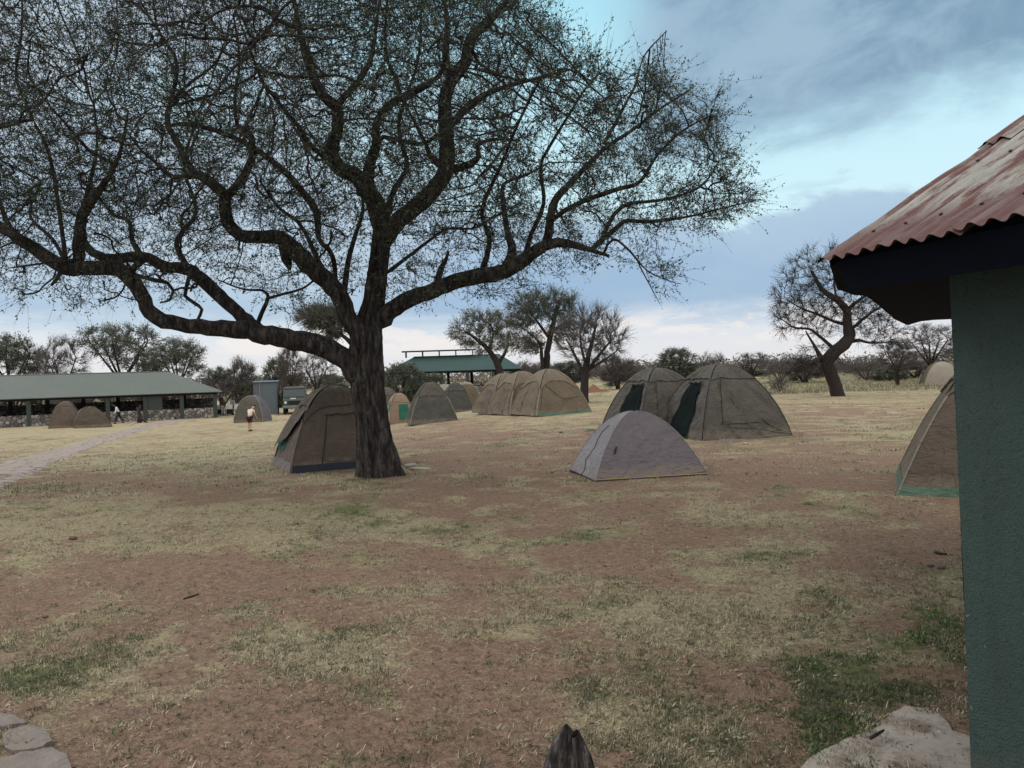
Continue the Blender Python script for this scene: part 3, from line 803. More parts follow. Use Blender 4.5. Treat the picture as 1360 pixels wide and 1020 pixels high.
# trunk mesh with bark furrows
tn = [i for i in range(nfix) if rad[i] > 0][:0]
i0 = 0
V = []; F = []
cur = [0]
tr_pts = np.array(limb3d(LIMBS[0], TD)[0]); tr_r = np.array(limb3d(LIMBS[0], TD)[1]); tr_pts[0][2] = TB[2] - 0.12
zz = np.linspace(tr_pts[0][2], tr_pts[-1][2], 190)
cx = np.interp(zz, tr_pts[:, 2], tr_pts[:, 0]); cy = np.interp(zz, tr_pts[:, 2], tr_pts[:, 1]); cr = np.interp(zz, tr_pts[:, 2], tr_r)
ksm = np.ones(13) / 13
cx, cy, cr = [np.convolve(np.pad(q_, 6, 'edge'), ksm, 'valid') for q_ in (cx, cy, cr)]
K = 120
for i, z_ in enumerate(zz):
    h = z_ - TB[2]
    for j in range(K):
        a = 2 * PI * j / K
        ca, sa = math.cos(a), math.sin(a)
        lob = math.cos(3 * a + 0.9 + h * 0.25) * 0.05 + math.cos(5 * a + 2.1 - h * 0.3) * 0.05
        flare = math.exp(-max(h, 0) * 3.2) * (0.02 + 0.22 * max(0, math.cos(4 * a + 0.6)) + 0.10 * math.cos(7 * a + 2))
        f1 = mnoise.noise(Vector((ca * 5.5, sa * 5.5, h * 0.9 + 0.4 * math.sin(a * 3))))
        f2 = mnoise.noise(Vector((ca * 13, sa * 13, h * 2.6)))
        f3 = mnoise.noise(Vector((ca * 30, sa * 30, h * 9)))
        furrow = -abs(f1) * 0.16 - abs(f2) * 0.09 + f3 * 0.02
        hol = -0.30 * math.exp(-((a - 4.55) / 0.16) ** 2) * math.exp(-((h - 0.35) / 0.42) ** 2)  # old hollow split at the foot
        groove = -0.22 * math.exp(-((a - 4.35) / 0.10) ** 2) * float(sstep(2.0, 2.8, h))
        rr = cr[i] * (0.95 + lob + furrow + hol + groove + flare)
        V.append((cx[i] + ca * rr, cy[i] + sa * rr, z_))
V = np.array(V)
i0 = np.arange(len(zz) - 1)[:, None] * K; j0 = np.arange(K)[None]; j1 = (j0 + 1) % K
F = np.stack([i0 + j0, i0 + j1, i0 + K + j1, i0 + K + j0], -1).reshape(-1, 4)
trunk = link('trunk', fastmesh('trunk', V - base, F, 4, M_bark, True), tree)
# limbs: every thick branch apart from the trunk column itself
rad_l = rad.copy()
ntr = sum(1 for i in range(nfix) if i == 0 or (par[i] == i - 1 and i < 400 and rad[i] > 0 and P[i][2] <= tr_pts[-1][2] + 1e-3 and i < 120)) if False else 0
n0 = 0
while par[n0 + 1] == n0 and n0 + 1 < nfix: n0 += 1
n0 = min(n0, int(np.argmax(P[:nfix, 2] >= tr_pts[-1][2] - 0.02)))
mask_par = par.copy()
rl = rad.copy(); rl[:max(n0 - 3, 0)] = 0.0
V, F = thick_mesh(P, mask_par, rl, child, 0.022, 20, 0.05)
link('limbs', fastmesh('limbs', V - base, F, 4, M_bark, True), tree)
thin = np.where((rad < 0.022) & (par >= 0))[0]
Va, Fa = edge_prisms(P[par[thin]], P[thin] + D[thin] * 0.01, np.minimum(rad[par[thin]], rad[thin] * 1.3), rad[thin], 4)
tips = np.where((child == 0) | (rad < 0.0085))[0]
tips = tips[tips >= nfix]
def spread_out(ids, P_, cell):
    _, keep_ = np.unique(np.floor(P_[ids] / cell).astype(int), axis=0, return_index=True)
    return ids[np.sort(keep_)]
tips = spread_out(tips, P, 0.13)
print('tips', len(tips))
# twigs go outward from the leader, a little upward
cen = np.array([TB[0], TB[1], TB[2] + 3.5])
OD = norm(D[tips] * 1.0 + norm(P[tips] - cen) * 0.7)
V1, F1, LV, LF, LT = twigs_leaves(P[tips], OD, 50000, (0.18, 0.6), 0.0027, 4.4, (0.03, 0.075), 5, up=0.12, spread=0.45, droop=0.15, ratio=0.36)
# long straight shoots at the rim
px_, py_, _w = project(P[tips]); rim = (px_ > 760) | (py_ < 60) | (px_ < 80)
V3, F3, LV3, LF3, LT3 = twigs_leaves(P[tips][rim], OD[rim], 3200, (0.5, 1.15), 0.0034, 9, (0.04, 0.08), 6, up=0.2, spread=0.25, droop=0.1, ratio=0.36)
Vt = np.vstack([Va, V1, V3]); Ft = np.vstack([Fa, F1 + len(Va), F3 + len(Va) + len(V1)])
link('branches', fastmesh('branches', Vt - base, Ft, 4, M_twig), tree)
LVv = np.vstack([LV, LV3]); LFf = np.vstack([LF, LF3 + len(LV)])
link('crown', fastmesh('crown', LVv - base, LFf, 4, M_leaf, False, np.concatenate([LT, LT3])), tree)
# small green shoot growing from the bark
mb = MB()
r2 = random.Random(4)
sp = onray(483, 508, TD - 0.42)
for i in range(26):
    a = r2.uniform(0, 2 * PI); L_ = r2.uniform(0.05, 0.14); e = sp + np.array([math.cos(a) * L_, -0.06 - abs(math.sin(a)) * L_ * 0.4, r2.uniform(-0.1, 0.14)])
    mid = (sp + e) / 2; s_ = np.array([0.012, 0.0, 0.006])
    mb.add([sp - base, mid + s_ - base, e - base, mid - s_ - base], [(0, 1, 2, 3)])
mb.build('green_shoot', M_weed, tree)

# ---------------- background trees
def bgtree(name, label, base_p, limbs, attr_fn, n_attr, step, leafmt, tw, twr, lpt, lsz, seed, rootr, tipr=0.012, ex=2.3, ratio=0.4, thick=0.05, up=0.2, barkm=None, cat='tree', group=None, cap=0.10, droop=0.0, twl=(0.3, 0.9), nsd=8, kill=1.5, spread=0.5, twm=None):
    """limbs: list of (list of local xyz, list of radii). attr_fn(rng,n)->local pts"""
    s_ = Skel()
    for i, (pts, rr) in enumerate(limbs): s_.limb(pts, rr, step, attach=i > 0, jit=0.07, sd=seed + i)
    nf = len(s_.p)
    r__ = np.random.default_rng(seed)
    A_ = attr_fn(r__, n_attr)
    P_, par_ = colonize(s_, A_, step, step * kill, step * 14, 70, seed, 0.04, 0.15)
    rd, ch = pipe(P_, par_, s_.r, tipr, ex, cap)
    root = thing(name, label, cat, loc=base_p, group=group)
    D_ = np.zeros_like(P_); D_[1:] = norm(P_[1:] - P_[np.maximum(par_[1:], 0)])
    V, F = thick_mesh(P_, par_, rd, ch, thick, nsd, 0.1)
    link('trunk', fastmesh('trunk', V, F, 4, barkm or M_trunkfar, True), root)
    th = np.where((rd < thick) & (par_ >= 0))[0]
    Va, Fa = edge_prisms(P_[par_[th]], P_[th], np.minimum(rd[par_[th]], rd[th] * 1.3), rd[th], 3)
    tp = np.where((ch == 0) | (rd < tipr * 1.9))[0]; tp = tp[tp >= min(nf, len(P_) - 2)]
    if len(tp) < 5: tp = np.arange(nf - 3, len(P_))
    cc = P_.mean(0)
    od = norm(D_[tp] + norm(P_[tp] - cc) * 0.5)
    V1, F1, LV, LF, LT = twigs_leaves(P_[tp], od, tw, twl, twr, lpt, lsz, seed, up=up, spread=spread, droop=droop, ratio=ratio)
    link('branches', fastmesh('branches', np.vstack([Va, V1]), np.vstack([Fa, F1 + len(Va)]), 4, twm or M_twigfar), root)
    if LV is not None: link('crown', fastmesh('crown', LV, LF, 4, leafmt, False, LT), root)
    return root
def blobs(*bl):
    """attractors inside ellipsoids (cx,cy,cz,rx,ry,rz,weight)"""
    def f(r__, n):
        W_ = np.array([b[6] for b in bl], float); W_ /= W_.sum()
        out = []
        for b, w_ in zip(bl, W_):
            k = int(n * w_); v = norm(r__.normal(0, 1, (k, 3))) * (r__.random((k, 1)) ** 0.45)
            q_ = v * np.array(b[3:6]) + np.array(b[:3]); sc_ = 3.2 / max(b[3], b[5])
            nz = np.array([mnoise.noise(Vector(x * sc_) + Vector((0, 0, n * .37))) for x in q_]); edge_ = np.linalg.norm(v, axis=1)
            out.append(q_[nz * 1.5 + .45 - edge_ * .45 + r__.random(len(q_)) * .25 > 0])
        return np.vstack(out)
    return f
def px_limbs(base_p, lst, dz=None):
    """limbs traced in the photo, as local coordinates at the tree's own distance"""
    out = []
    for i, L in enumerate(lst):
        P3, rr = limb3d(L, base_p[1], i > 0); P3 = np.array(P3) - base_p
        if i == 0: P3[0][2] = -0.2
        out.append((P3, rr))
    return out
def px_ell(base_p, cx, cy, rx, ry, depth=None, w_=1.0, dy=0.0):
    c = onray(cx, cy, base_p[1] + dy) - base_p; s_ = base_p[1] / 1000.0
    return (c[0], c[1], c[2], rx * s_, (depth or rx) * s_, ry * s_, w_)

# right tree near the hut
b = at(1114, 526)
RL = [([(1114, 530, 10), (1106, 500, 9), (1098, 484, 8.5), (1106, 470, 9), (1120, 458, 9), (1128, 445, 8), (1125, 428, 6), (1124, 412, 5.5), (1111, 398, 4.5), (1092, 384, 3.5), (1078, 360, 2)], 0, -.5),
      ([(1098, 484, 8), (1090, 474, 7), (1082, 460, 4.5), (1070, 440, 3)], 0, -1),
      ([(1124, 412, 5), (1142, 398, 4.5), (1159, 387, 3.5), (1180, 380, 2)], 0, .8),
      ([(1123, 431, 5), (1108, 427, 4), (1092, 420, 3.5), (1064, 409, 2.8), (1045, 398, 1.5)], 0, 1.2),
      ([(1106, 462, 5), (1088, 446, 4), (1075, 437, 3.5), (1055, 435, 3), (1036, 423, 2.2), (1026, 418, 1.2)], 0, -1.5),
      ([(1128, 455, 5), (1140, 452, 4.5), (1155, 455, 3.5), (1180, 455, 2.2)], 0, -1.2),
      ([(1130, 438, 5), (1145, 425, 4), (1162, 412, 3), (1185, 400, 2)], 0, 1.2),
      ([(1111, 398, 3), (1108, 370, 2.5), (1118, 340, 1.5)], 0, .3),
      ([(1090, 474, 4), (1080, 480, 3), (1070, 490, 1.5)], -.5, -1)]
bgtree('acacia_tree', 'leaning bare-limbed acacia with a rounded crown between the olive tents and the green hut', b, px_limbs(b, [([(q[0], q[1], q[2] * (.95 if i == 0 else .72)) for q in L[0]], L[1], L[2]) for i, L in enumerate(RL)]),
       blobs(px_ell(b, 1105, 385, 80, 62, 60, 1.5), px_ell(b, 1165, 420, 45, 45, 40, .6), px_ell(b, 1055, 420, 34, 34, 30, .35), px_ell(b, 1085, 478, 36, 26, 25, .2)),
       3200, 0.25, M_leafd, 9000, 0.0080, 0.8, (0.05, 0.10), 31, 0, tipr=0.009, cap=0.05, twm=M_twig, twl=(0.3, 0.8))
# leaning tree by the open shelter
b = at(668, 531); b = onray(668, 524, 62); b[2] = gz(b[0], b[1])
bgtree('acacia_tree', 'dark acacia leaning left over the right end of the shelter with a raised ridge', b,
       px_limbs(b, [([(668, 530, 5.5), (665, 500, 5), (660, 482, 4.5), (650, 466, 3.5), (635, 452, 2.5), (618, 440, 1.5)], 0, -.5), ([(661, 485, 4), (672, 465, 3), (676, 440, 2)], 0, 1), ([(650, 466, 3), (655, 440, 2.2), (645, 425, 1.5)], 0, .5)]),
       blobs(px_ell(b, 645, 443, 42, 30, 40), px_ell(b, 616, 440, 20, 18, 20, .3), px_ell(b, 640, 425, 30, 14, 28, .3)), 1000, 0.32, M_leafg, 4400, 0.008, 2.2, (0.08, 0.16), 41, 0, tipr=0.012, cap=0.08, twl=(.35, .9))
# tall two stemmed tree
b = onray(722, 520, 50); b[2] = gz(b[0], b[1])
bgtree('acacia_tree', 'tall two-stemmed acacia with tiered leafy crown behind the tan tents', b,
       px_limbs(b, [([(726, 526, 5), (726, 480, 4.5), (730, 450, 4), (736, 425, 3), (740, 405, 2)], 0, .3), ([(721, 526, 4.5), (720, 480, 4), (716, 455, 3), (700, 440, 2)], 0, -.5), ([(730, 450, 3), (712, 425, 2.5), (698, 410, 1.5)], 0, .5), ([(733, 440, 3), (755, 425, 2), (765, 410, 1.5)], 0, .8)]),
       blobs(px_ell(b, 722, 405, 48, 20, 40, 1), px_ell(b, 745, 430, 26, 24, 25, .5), px_ell(b, 700, 455, 32, 14, 28, .45), px_ell(b, 700, 425, 30, 18, 28, .5)), 1500, 0.27, M_leafg, 5600, 0.008, 3.0, (0.07, 0.14), 43, 0, tipr=0.011, cap=0.07)
# vase shaped bare tree
b = onray(776, 522, 46); b[2] = gz(b[0], b[1])
bgtree('bare_tree', 'vase-shaped bare tree with fine fanning branches rising from an earth mound', b,
       px_limbs(b, [([(776, 528, 6.5), (777, 500, 5), (780, 480, 4), (786, 455, 2.5), (792, 430, 1.5)], 0, .2), ([(777, 500, 4), (765, 475, 3), (752, 450, 2)], 0, .6), ([(778, 495, 4), (797, 470, 3), (818, 445, 1.5)], 0, -.5), ([(779, 488, 3), (772, 460, 2.5), (770, 430, 1.5)], 0, -.7), ([(778, 492, 3), (800, 480, 2.5), (825, 462, 1.5)], 0, .6)]),
       blobs(px_ell(b, 785, 450, 48, 42, 42, 1)), 1500, 0.25, M_leafd, 5000, 0.007, 0.6, (0.05, 0.10), 47, 0, tipr=0.010, cap=0.06, up=0.5, spread=0.3, twl=(.35, 1.0))
# umbrella acacia seen past the big trunk, its stem hidden by it
b = onray(497, 530, 40); b[2] = gz(b[0], b[1])
bgtree('acacia_tree', 'small acacia leaning left from behind the huge trunk', b,
       px_limbs(b, [([(497, 536, 5), (490, 490, 4.5), (474, 462, 3), (455, 446, 2.5), (436, 436, 1.5)], 0, -.3), ([(474, 462, 2.5), (460, 452, 2), (450, 430, 1.5)], 0, .5)]),
       blobs(px_ell(b, 430, 424, 34, 16, 30, 1), px_ell(b, 452, 436, 26, 16, 22, .6)), 600, 0.24, M_leafg, 3600, 0.011, 3.0, (0.06, 0.13), 49, 0, tipr=0.012, cap=0.1)

# generic kinds (local metres)
def mk(name, label, kind, base_p, h, wdt, seed, group=None, trunk_frac=0.3, cat='tree'):
    r__ = random.Random(seed); hh = h
    if kind == 'umbrella':
        L = []
        tx = r__.uniform(-.3, .3)
        L.append(([(0, 0, -.2), (tx * .3, 0, hh * .18), (tx, 0, hh * .35)], [.028 * hh, .024 * hh, .02 * hh]))
        for i in range(5):
            a = i * 1.256 + r__.uniform(-.3, .3); rr = wdt * .33
            L.append(([(tx, 0, hh * .33), (tx + math.cos(a) * rr * .5, math.sin(a) * rr * .5, hh * .55), (tx + math.cos(a) * rr, math.sin(a) * rr, hh * .78)], [.016 * hh, .011 * hh, .006 * hh]))
        return bgtree(name, label, base_p, L, blobs((0, 0, hh * .78, wdt * .5, wdt * .5, hh * .2, 1), (wdt * .1, 0, hh * .62, wdt * .38, wdt * .38, hh * .16, .4)), 700, hh * .05, M_leafg, 2900, .0013 * hh, 2.8, (.012 * hh, .028 * hh), seed, 0, tipr=.003 * hh, cap=.02 * hh, twl=(.06 * hh, .14 * hh), group=group, cat=cat)
    if kind == 'bare':
        L = [([(0, 0, -.2), (.1, 0, hh * .2), (0, 0, hh * .32)], [.028 * hh, .022 * hh, .018 * hh])]
        for i in range(5):
            a = i * 1.256 + r__.uniform(-.4, .4); rr = wdt * .3
            L.append(([(0, 0, hh * .28), (math.cos(a) * rr * .5, math.sin(a) * rr * .5, hh * .5), (math.cos(a) * rr, math.sin(a) * rr, hh * .72)], [.014 * hh, .009 * hh, .005 * hh]))
        return bgtree(name, label, base_p, L, blobs((0, 0, hh * .62, wdt * .48, wdt * .48, hh * .36, 1)), 650, hh * .05, M_leafd, 3000, .0012 * hh, .6, (.010 * hh, .022 * hh), seed, 0, tipr=.0028 * hh, cap=.02 * hh, twl=(.06 * hh, .16 * hh), up=.3, group=group, cat=cat)
    if kind == 'bush':
        L = []
        for i in range(6):
            a = i * 1.047 + r__.uniform(-.4, .4); rr = wdt * .3
            L.append(([(0.05 * i - .15, 0, -.1), (math.cos(a) * rr * .5, math.sin(a) * rr * .5, hh * .35), (math.cos(a) * rr, math.sin(a) * rr, hh * .65)], [.022 * hh, .014 * hh, .008 * hh]))
        return bgtree(name, label, base_p, L, blobs((0, 0, hh * .5, wdt * .5, wdt * .5, hh * .47, 1), (0, 0, hh * .25, wdt * .5, wdt * .5, hh * .24, .5)), 650, hh * .06, M_leafg, 3600, .0022 * hh, 4.0, (.018 * hh, .04 * hh), seed, 0, tipr=.004 * hh, cap=.02 * hh, twl=(.08 * hh, .2 * hh), group=group, cat=cat, thick=.03)
    if kind == 'scrub':
        L = []
        for i in range(7):
            a = i * .9 + r__.uniform(-.4, .4); rr = wdt * .3
            L.append(([(0.05 * i - .15, 0, -.1), (math.cos(a) * rr * .5, math.sin(a) * rr * .5, hh * .35), (math.cos(a) * rr, math.sin(a) * rr, hh * .62)], [.02 * hh, .013 * hh, .007 * hh]))
        return bgtree(name, label, base_p, L, blobs((0, 0, hh * .5, wdt * .5, wdt * .5, hh * .45, 1)), 600, hh * .065, M_leafd, 3000, .0020 * hh, 1.0, (.014 * hh, .03 * hh), seed, 0, tipr=.004 * hh, cap=.02 * hh, twl=(.1 * hh, .24 * hh), up=.35, group=group, cat=cat, thick=.03)
def base_at(px, depth):
    p = onray(px, 500, depth); p[2] = gz(p[0], p[1]); return p
def hpx(px, top, depth):
    """height in metres of something at that distance whose top shows at row top"""
    p = base_at(px, depth); return onray(px, top, depth)[2] - p[2]
PROT = {}
def place(kind, px, top, wpx, depth, label, seed, group=None, name=None, cat=None):
    p = base_at(px, depth); h = hpx(px, top, depth); wd = wpx * depth / 1000.0
    nm = name or {'umbrella': 'acacia_tree', 'bare': 'bare_tree', 'bush': 'green_bush', 'scrub': 'grey_bush'}[kind]
    ct = cat or {'umbrella': 'tree', 'bare': 'tree', 'bush': 'bush', 'scrub': 'bush'}[kind]
    key = (kind, seed % 3)
    if key not in PROT:
        PROT[key] = (mk(nm, label, kind, p, h, wd, 60 + seed % 3 * 7 + len(PROT) * 3, group, cat=ct), h, wd, [1, 1, 1]); return PROT[key][0]
    root, h0, w0, _s = PROT[key]
    o = dup(root, p, (seed * 1.7) % 6.28, (wd / w0, wd / w0, h / h0), label, group)
    o.name = nm; o['category'] = ct
    if not group and 'group' in o.keys(): del o['group']
    return o
G2 = 'trees and bushes of the far treeline'
place('umbrella', 163, 428, 108, 92, 'wide green umbrella-shaped acacia above the long roof on the left', 0)
place('bare', 84, 446, 62, 90, 'thin bare tree above the long roof, left of the wide green acacia', 0)
place('umbrella', 238, 450, 64, 88, 'spiky green acacia above the right end of the long roof', 1)
place('umbrella', 14, 446, 70, 95, 'green leafy tree above the long roof at the left border of the photo', 2)
place('bare', 52, 462, 44, 98, 'low bare tree above the long roof between the leftmost tree and the thin bare tree', 1)
place('bush', 200, 476, 50, 100, 'low dark green bush showing above the roof under the wide acacia', 0)
place('umbrella', 292, 488, 52, 100, 'small pale green tree just right of the long roof hip', 1)
place('scrub', 322, 474, 40, 96, 'wispy bush left of the tall grey metal shed', 0)
place('bush', 372, 474, 46, 92, 'green bush behind the grey metal shed', 1)
place('bare', 386, 456, 34, 86, 'thin tall bare tree above the dark green truck', 2)
place('bare', 420, 468, 52, 95, 'slender bare tree between the truck and the huge trunk', 0)
place('bush', 345, 500, 60, 95, 'dark green bush right behind the grey metal shed base', 2)
place('bush', 440, 498, 46, 110, 'low bush in the gap behind the brown tent by the huge trunk', 0)
place('bush', 535, 482, 62, 72, 'dense dark green bush right of the huge trunk at the left end of the shelter', 1)
place('bush', 572, 496, 46, 74, 'rounded dark green bush in front of the left shelter roof', 0)
place('bush', 510, 494, 40, 78, 'green bush peeping out right behind the huge trunk', 2)
place('scrub', 700, 478, 50, 90, 'dusky bush under the tiered crown of the two-stemmed tree', 1)
place('bush', 898, 462, 52, 105, 'round green bush above the left olive tent', 1)
place('scrub', 845, 478, 50, 100, 'grey twiggy bush between the vase-shaped tree and the left olive tent', 2)
place('scrub', 820, 470, 46, 78, 'purple-grey bush with thin dark stems right of the vase-shaped tree', 0)
place('scrub', 945, 466, 44, 115, 'small grey-green bush above the right olive tent', 1)
place('bare', 1000, 468, 48, 110, 'thin grey tree just right of the right olive tent top', 1)
place('scrub', 1036, 470, 60, 84, 'broad purple-grey bush left of the leaning bare-limbed acacia', 2)
place('scrub', 1068, 474, 60, 80, 'purple-grey bush touching the leaning acacia trunk on its left', 0)
place('scrub', 1150, 474, 66, 82, 'dark bush just right of the leaning acacia trunk', 1)
place('bare', 1192, 450, 46, 60, 'small dark tree with a thick stem in the pale grass beside the hut', 2)
place('bare', 1236, 430, 78, 66, 'bare spreading tree right beside the green hut wall edge', 0)
place('bush', 1180, 488, 46, 76, 'low green bush right of the leaning acacia in the grass', 0)
place('scrub', 1215, 478, 60, 86, 'grey bush between the small dark tree and the hut wall', 0)
place('scrub', 1034, 498, 30, 52, 'scrubby low bush with fallen branches right of the right olive tent', 2)
place('scrub', 635, 502, 60, 110, 'grey bush seen through the open shelter', 1)
place('scrub', 590, 504, 50, 112, 'grey bush behind the shelter posts on the left', 2)
kk = 0
for px in list(range(-60, 300, 34)):
    kk += 1; place('scrub', px + (kk * 37) % 17, 499 + (kk * 13) % 10, 58, 84 + (kk * 7) % 16, 'grey bush seen between the pillars behind the long building', kk, group='bushes behind the long building')
kk = 0
for px in list(range(690, 1300, 27)):
    kk += 1; place('scrub' if kk % 3 else 'bush', px + (kk * 37) % 13, 478 + (kk * 29) % 14, 46 + (kk * 11) % 20, 118 + (kk * 17) % 45, 'small hazy bush in the distant treeline behind the tents', kk, group=G2)
# far wood: many twiggy crowns that read as one mass
r__ = np.random.default_rng(90)
n_ = 46000; xx = r__.uniform(-330, 330, n_); yy = r__.uniform(200, 330, n_)
cxx = np.round(xx / 9 + r__.normal(0, .12, n_)) * 9; 
hh = 2.2 + 3.2 * vnoise(xx * .16, yy * .05, 5) + 1.6 * vnoise(xx * .5, yy * .3, 8)
zz = ground(xx, yy) + hh * r__.random(n_) ** 0.8
b_ = np.stack([xx, yy, zz], -1); d_ = norm(r__.normal(0, 1, (n_, 3))) * r__.uniform(.3, .9, (n_, 1)); s_ = norm(r__.normal(0, 1, (n_, 3))) * .22
V = np.stack([b_ - d_, b_ - s_, b_ + d_, b_ + s_], 1).reshape(-1, 3)
tag(link('far_wood', fastmesh('far_wood', V, np.arange(n_ * 4).reshape(-1, 4), 4, M_leafd, False, np.repeat(r__.random(n_) * .7, 4))), 'distant low bushland along the horizon', 'bushland', kind='stuff')
# ------------------------------------------------------------------ paths, slabs, stones
def irregular(poly, n_sub=6, amp=0.06, seed=0):
    out = []
    for i in range(len(poly)):
        a = np.array(poly[i][:2]); b_ = np.array(poly[(i + 1) % len(poly)][:2])
        for j in range(n_sub):
            t_ = j / n_sub; p = a + (b_ - a) * t_
            o = (fbm(np.array([p[0] * 3.1 + seed]), np.array([p[1] * 3.1]), seed, 3)[0] - 0.5) * 2 * amp
            o2 = (fbm(np.array([p[0] * 3.1 + 50]), np.array([p[1] * 3.1]), seed + 4, 3)[0] - 0.5) * 2 * amp
            out.append((p[0] + o, p[1] + o2))
    return out
def slab(name, poly, zfn, th, mat, sink=0.06, bump_=0.006, parent=None):
    """flat irregular slab: triangulated top, real edge"""
    bm = bmesh.new()
    vs = [bm.verts.new((x, y, 0)) for x, y in poly]
    f = bm.faces.new(vs)
    if f.normal.z < 0: f.normal_flip()
    bmesh.ops.triangulate(bm, faces=[f])
    bmesh.ops.subdivide_edges(bm, edges=bm.edges, cuts=5, use_grid_fill=True)
    bmesh.ops.triangulate(bm, faces=bm.faces)
    top = list(bm.faces)
    ext = bmesh.ops.extrude_face_region(bm, geom=top)
    newv = [v for v in ext['geom'] if isinstance(v, bmesh.types.BMVert)]
    for v in bm.verts:
        v.co.z = zfn(v.co.x, v.co.y) - sink
    for v in newv:
        v.co.z = zfn(v.co.x, v.co.y) + th + bump_ * (mnoise.noise(v.co * 4) + .7 * mnoise.noise(v.co * 13) + .35 * mnoise.noise(v.co * 40))
    bmesh.ops.recalc_face_normals(bm, faces=bm.faces)
    me = bpy.data.meshes.new(name); bm.to_mesh(me); bm.free(); me.materials.append(mat)
    return link(name, me, parent)
t = NT('paving_stone')
n1 = t.noise(2.5, 7, .7); n2 = t.noise(24, 6, .7)
vd = t.voro(1.6, 'DISTANCE_TO_EDGE')
c = t.mix(n1, (.24, .19, .165), (.40, .34, .30)); c = t.mix(t.ramp(n2, [(.4, 0.), (.7, .5)]), c, (.16, .12, .10))
c = t.mix(t.ramp(vd, [(.02, 1.), (.06, 0.)]), c, (.13, .10, .075)); t.color(c); t.rough(.9, .2); t.bump(t.math('ADD', n2, t.ramp(vd, [(0., 0.), (.06, 1.)])), .6, .02)
M_pave = t.m
t = NT('worn_concrete')
n1 = t.noise(1.6, 8, .72); n2 = t.noise(30, 6, .75); n3 = t.noise(5, 6, .7)
c = t.mix(n1, (.21, .185, .160), (.42, .375, .325)); c = t.mix(t.ramp(n3, [(.46, 0.), (.62, .8)]), c, (.13, .085, .062)); c = t.mix(t.ramp(n2, [(.5, 0.), (.75, .35)]), c, (.15, .12, .10))
t.color(c); t.rough(.9, .2); t.bump(t.math('ADD', n2, n3), .5, .015)
M_conc = t.m
# stone path to the long building
EL = [(-120, 668), (0, 614), (50, 602), (100, 589), (140, 577), (178, 567), (215, 560), (250, 555.5)]
ER = [(-120, 730), (0, 653), (40, 634), (80, 613), (120, 596), (160, 582), (200, 570), (235, 562), (262, 556)]
def edge(E, n=60):
    q = np.array(E, float); s_ = np.linspace(0, 1, len(q)); t_ = np.linspace(0, 1, n)
    return [at(np.interp(a, s_, q[:, 0]), np.interp(a, s_, q[:, 1])) for a in t_]
a_, b_ = edge(EL), edge(ER)
vs = []; fs = []
for i in range(60):
    w_ = (fbm(np.array([i * .7]), np.array([0.]), 3, 2)[0] - .5) * .35; w2 = (fbm(np.array([i * .9]), np.array([9.]), 3, 2)[0] - .5) * .35
    for j in range(9):
        p = a_[i] + (b_[i] - a_[i]) * (j / 8); d_ = norm((b_[i] - a_[i])[None])[0]
        p = p + d_ * (w_ * (1 - j / 8) + w2 * j / 8)
        z = gz(p[0], p[1]) + (0.035 if 0 < j < 8 else -0.03)
        vs.append((p[0], p[1], z))
for i in range(59):
    for j in range(8): fs.append((i * 9 + j, i * 9 + j + 1, (i + 1) * 9 + j + 1, (i + 1) * 9 + j))
me = bpy.data.meshes.new('path'); me.from_pydata(vs, [], fs); me.materials.append(M_pave)
bm = bmesh.new(); bm.from_mesh(me); bmesh.ops.recalc_face_normals(bm, faces=bm.faces); bm.to_mesh(me); bm.free()
tag(link('path', me), 'pale stone-paved footpath leading to the long building', 'path', kind='structure')
zg = lambda x, y: float(gnear(np.array([x]), np.array([y]))[0])
zflat = lambda x, y: gz(x, y)
cp = [(1030, 1060), (1062, 1022), (1098, 992), (1140, 970), (1158, 962), (1178, 948), (1205, 940), (1236, 944), (1250, 952), (1262, 975), (1298, 985), (1330, 1010), (1340, 1060), (1200, 1090)]
poly = irregular([at(*p) for p in cp], 5, .05, 3)
tag(slab('pavement', poly, zflat, .012, M_conc, .10, .005), 'broken edge of a pale concrete apron at the foot of the green hut', 'pavement', kind='structure')
M_rock = simple('flat_stone', (.17, .148, .13), .92, .2, .5, 7, .9)
for i, (pl, lab) in enumerate([([(4, 982), (14, 974), (40, 968), (58, 970), (72, 990), (60, 1000), (20, 1002), (6, 996)], 'grey flat stone with layered edges at the bottom left, middle one of the cluster'),
                               ([(-30, 958), (-5, 950), (22, 954), (34, 962), (10, 969), (-30, 972)], 'thin pinkish flat stone at the left border above the layered grey stone'),
                               ([(-10, 1012), (40, 1004), (64, 1002), (88, 1010), (100, 1030), (60, 1050), (-10, 1050)], 'large tan flat stone in the bottom left corner of the photo')]):
    poly = irregular([at(*p) for p in pl], 4, .03, 10 + i)
    o = slab('flat_stone', poly, zflat, .022, M_rock, .08, .016); tag(o, lab, 'stone')
for i, (px, py, L_, W_, lab) in enumerate([(558, 624, .42, .16, 'pale flat slab of wood lying right of the huge trunk, the nearer piece'), (545, 621, .26, .13, 'short pale slab of wood overlapping the longer slab by the huge trunk')]):
    p = at(px, py); mb = MB(); mb.ellipsoid((0, 0, .02 + .03 * i), (L_ / 2 * 1.1, W_ / 2, .045), 14, 8)
    o = mb.build('wood_slab', simple('pale_wood_%d' % i, (.36, .32, .28), .85, .2, .25, 8, .4), None, p); o.rotation_euler = (0, .05 * (1 - 2 * i), -.15 + .3 * i); tag(o, lab, 'wood')
M_dark = simple('dark_litter', (.03, .025, .022), .9, .2)
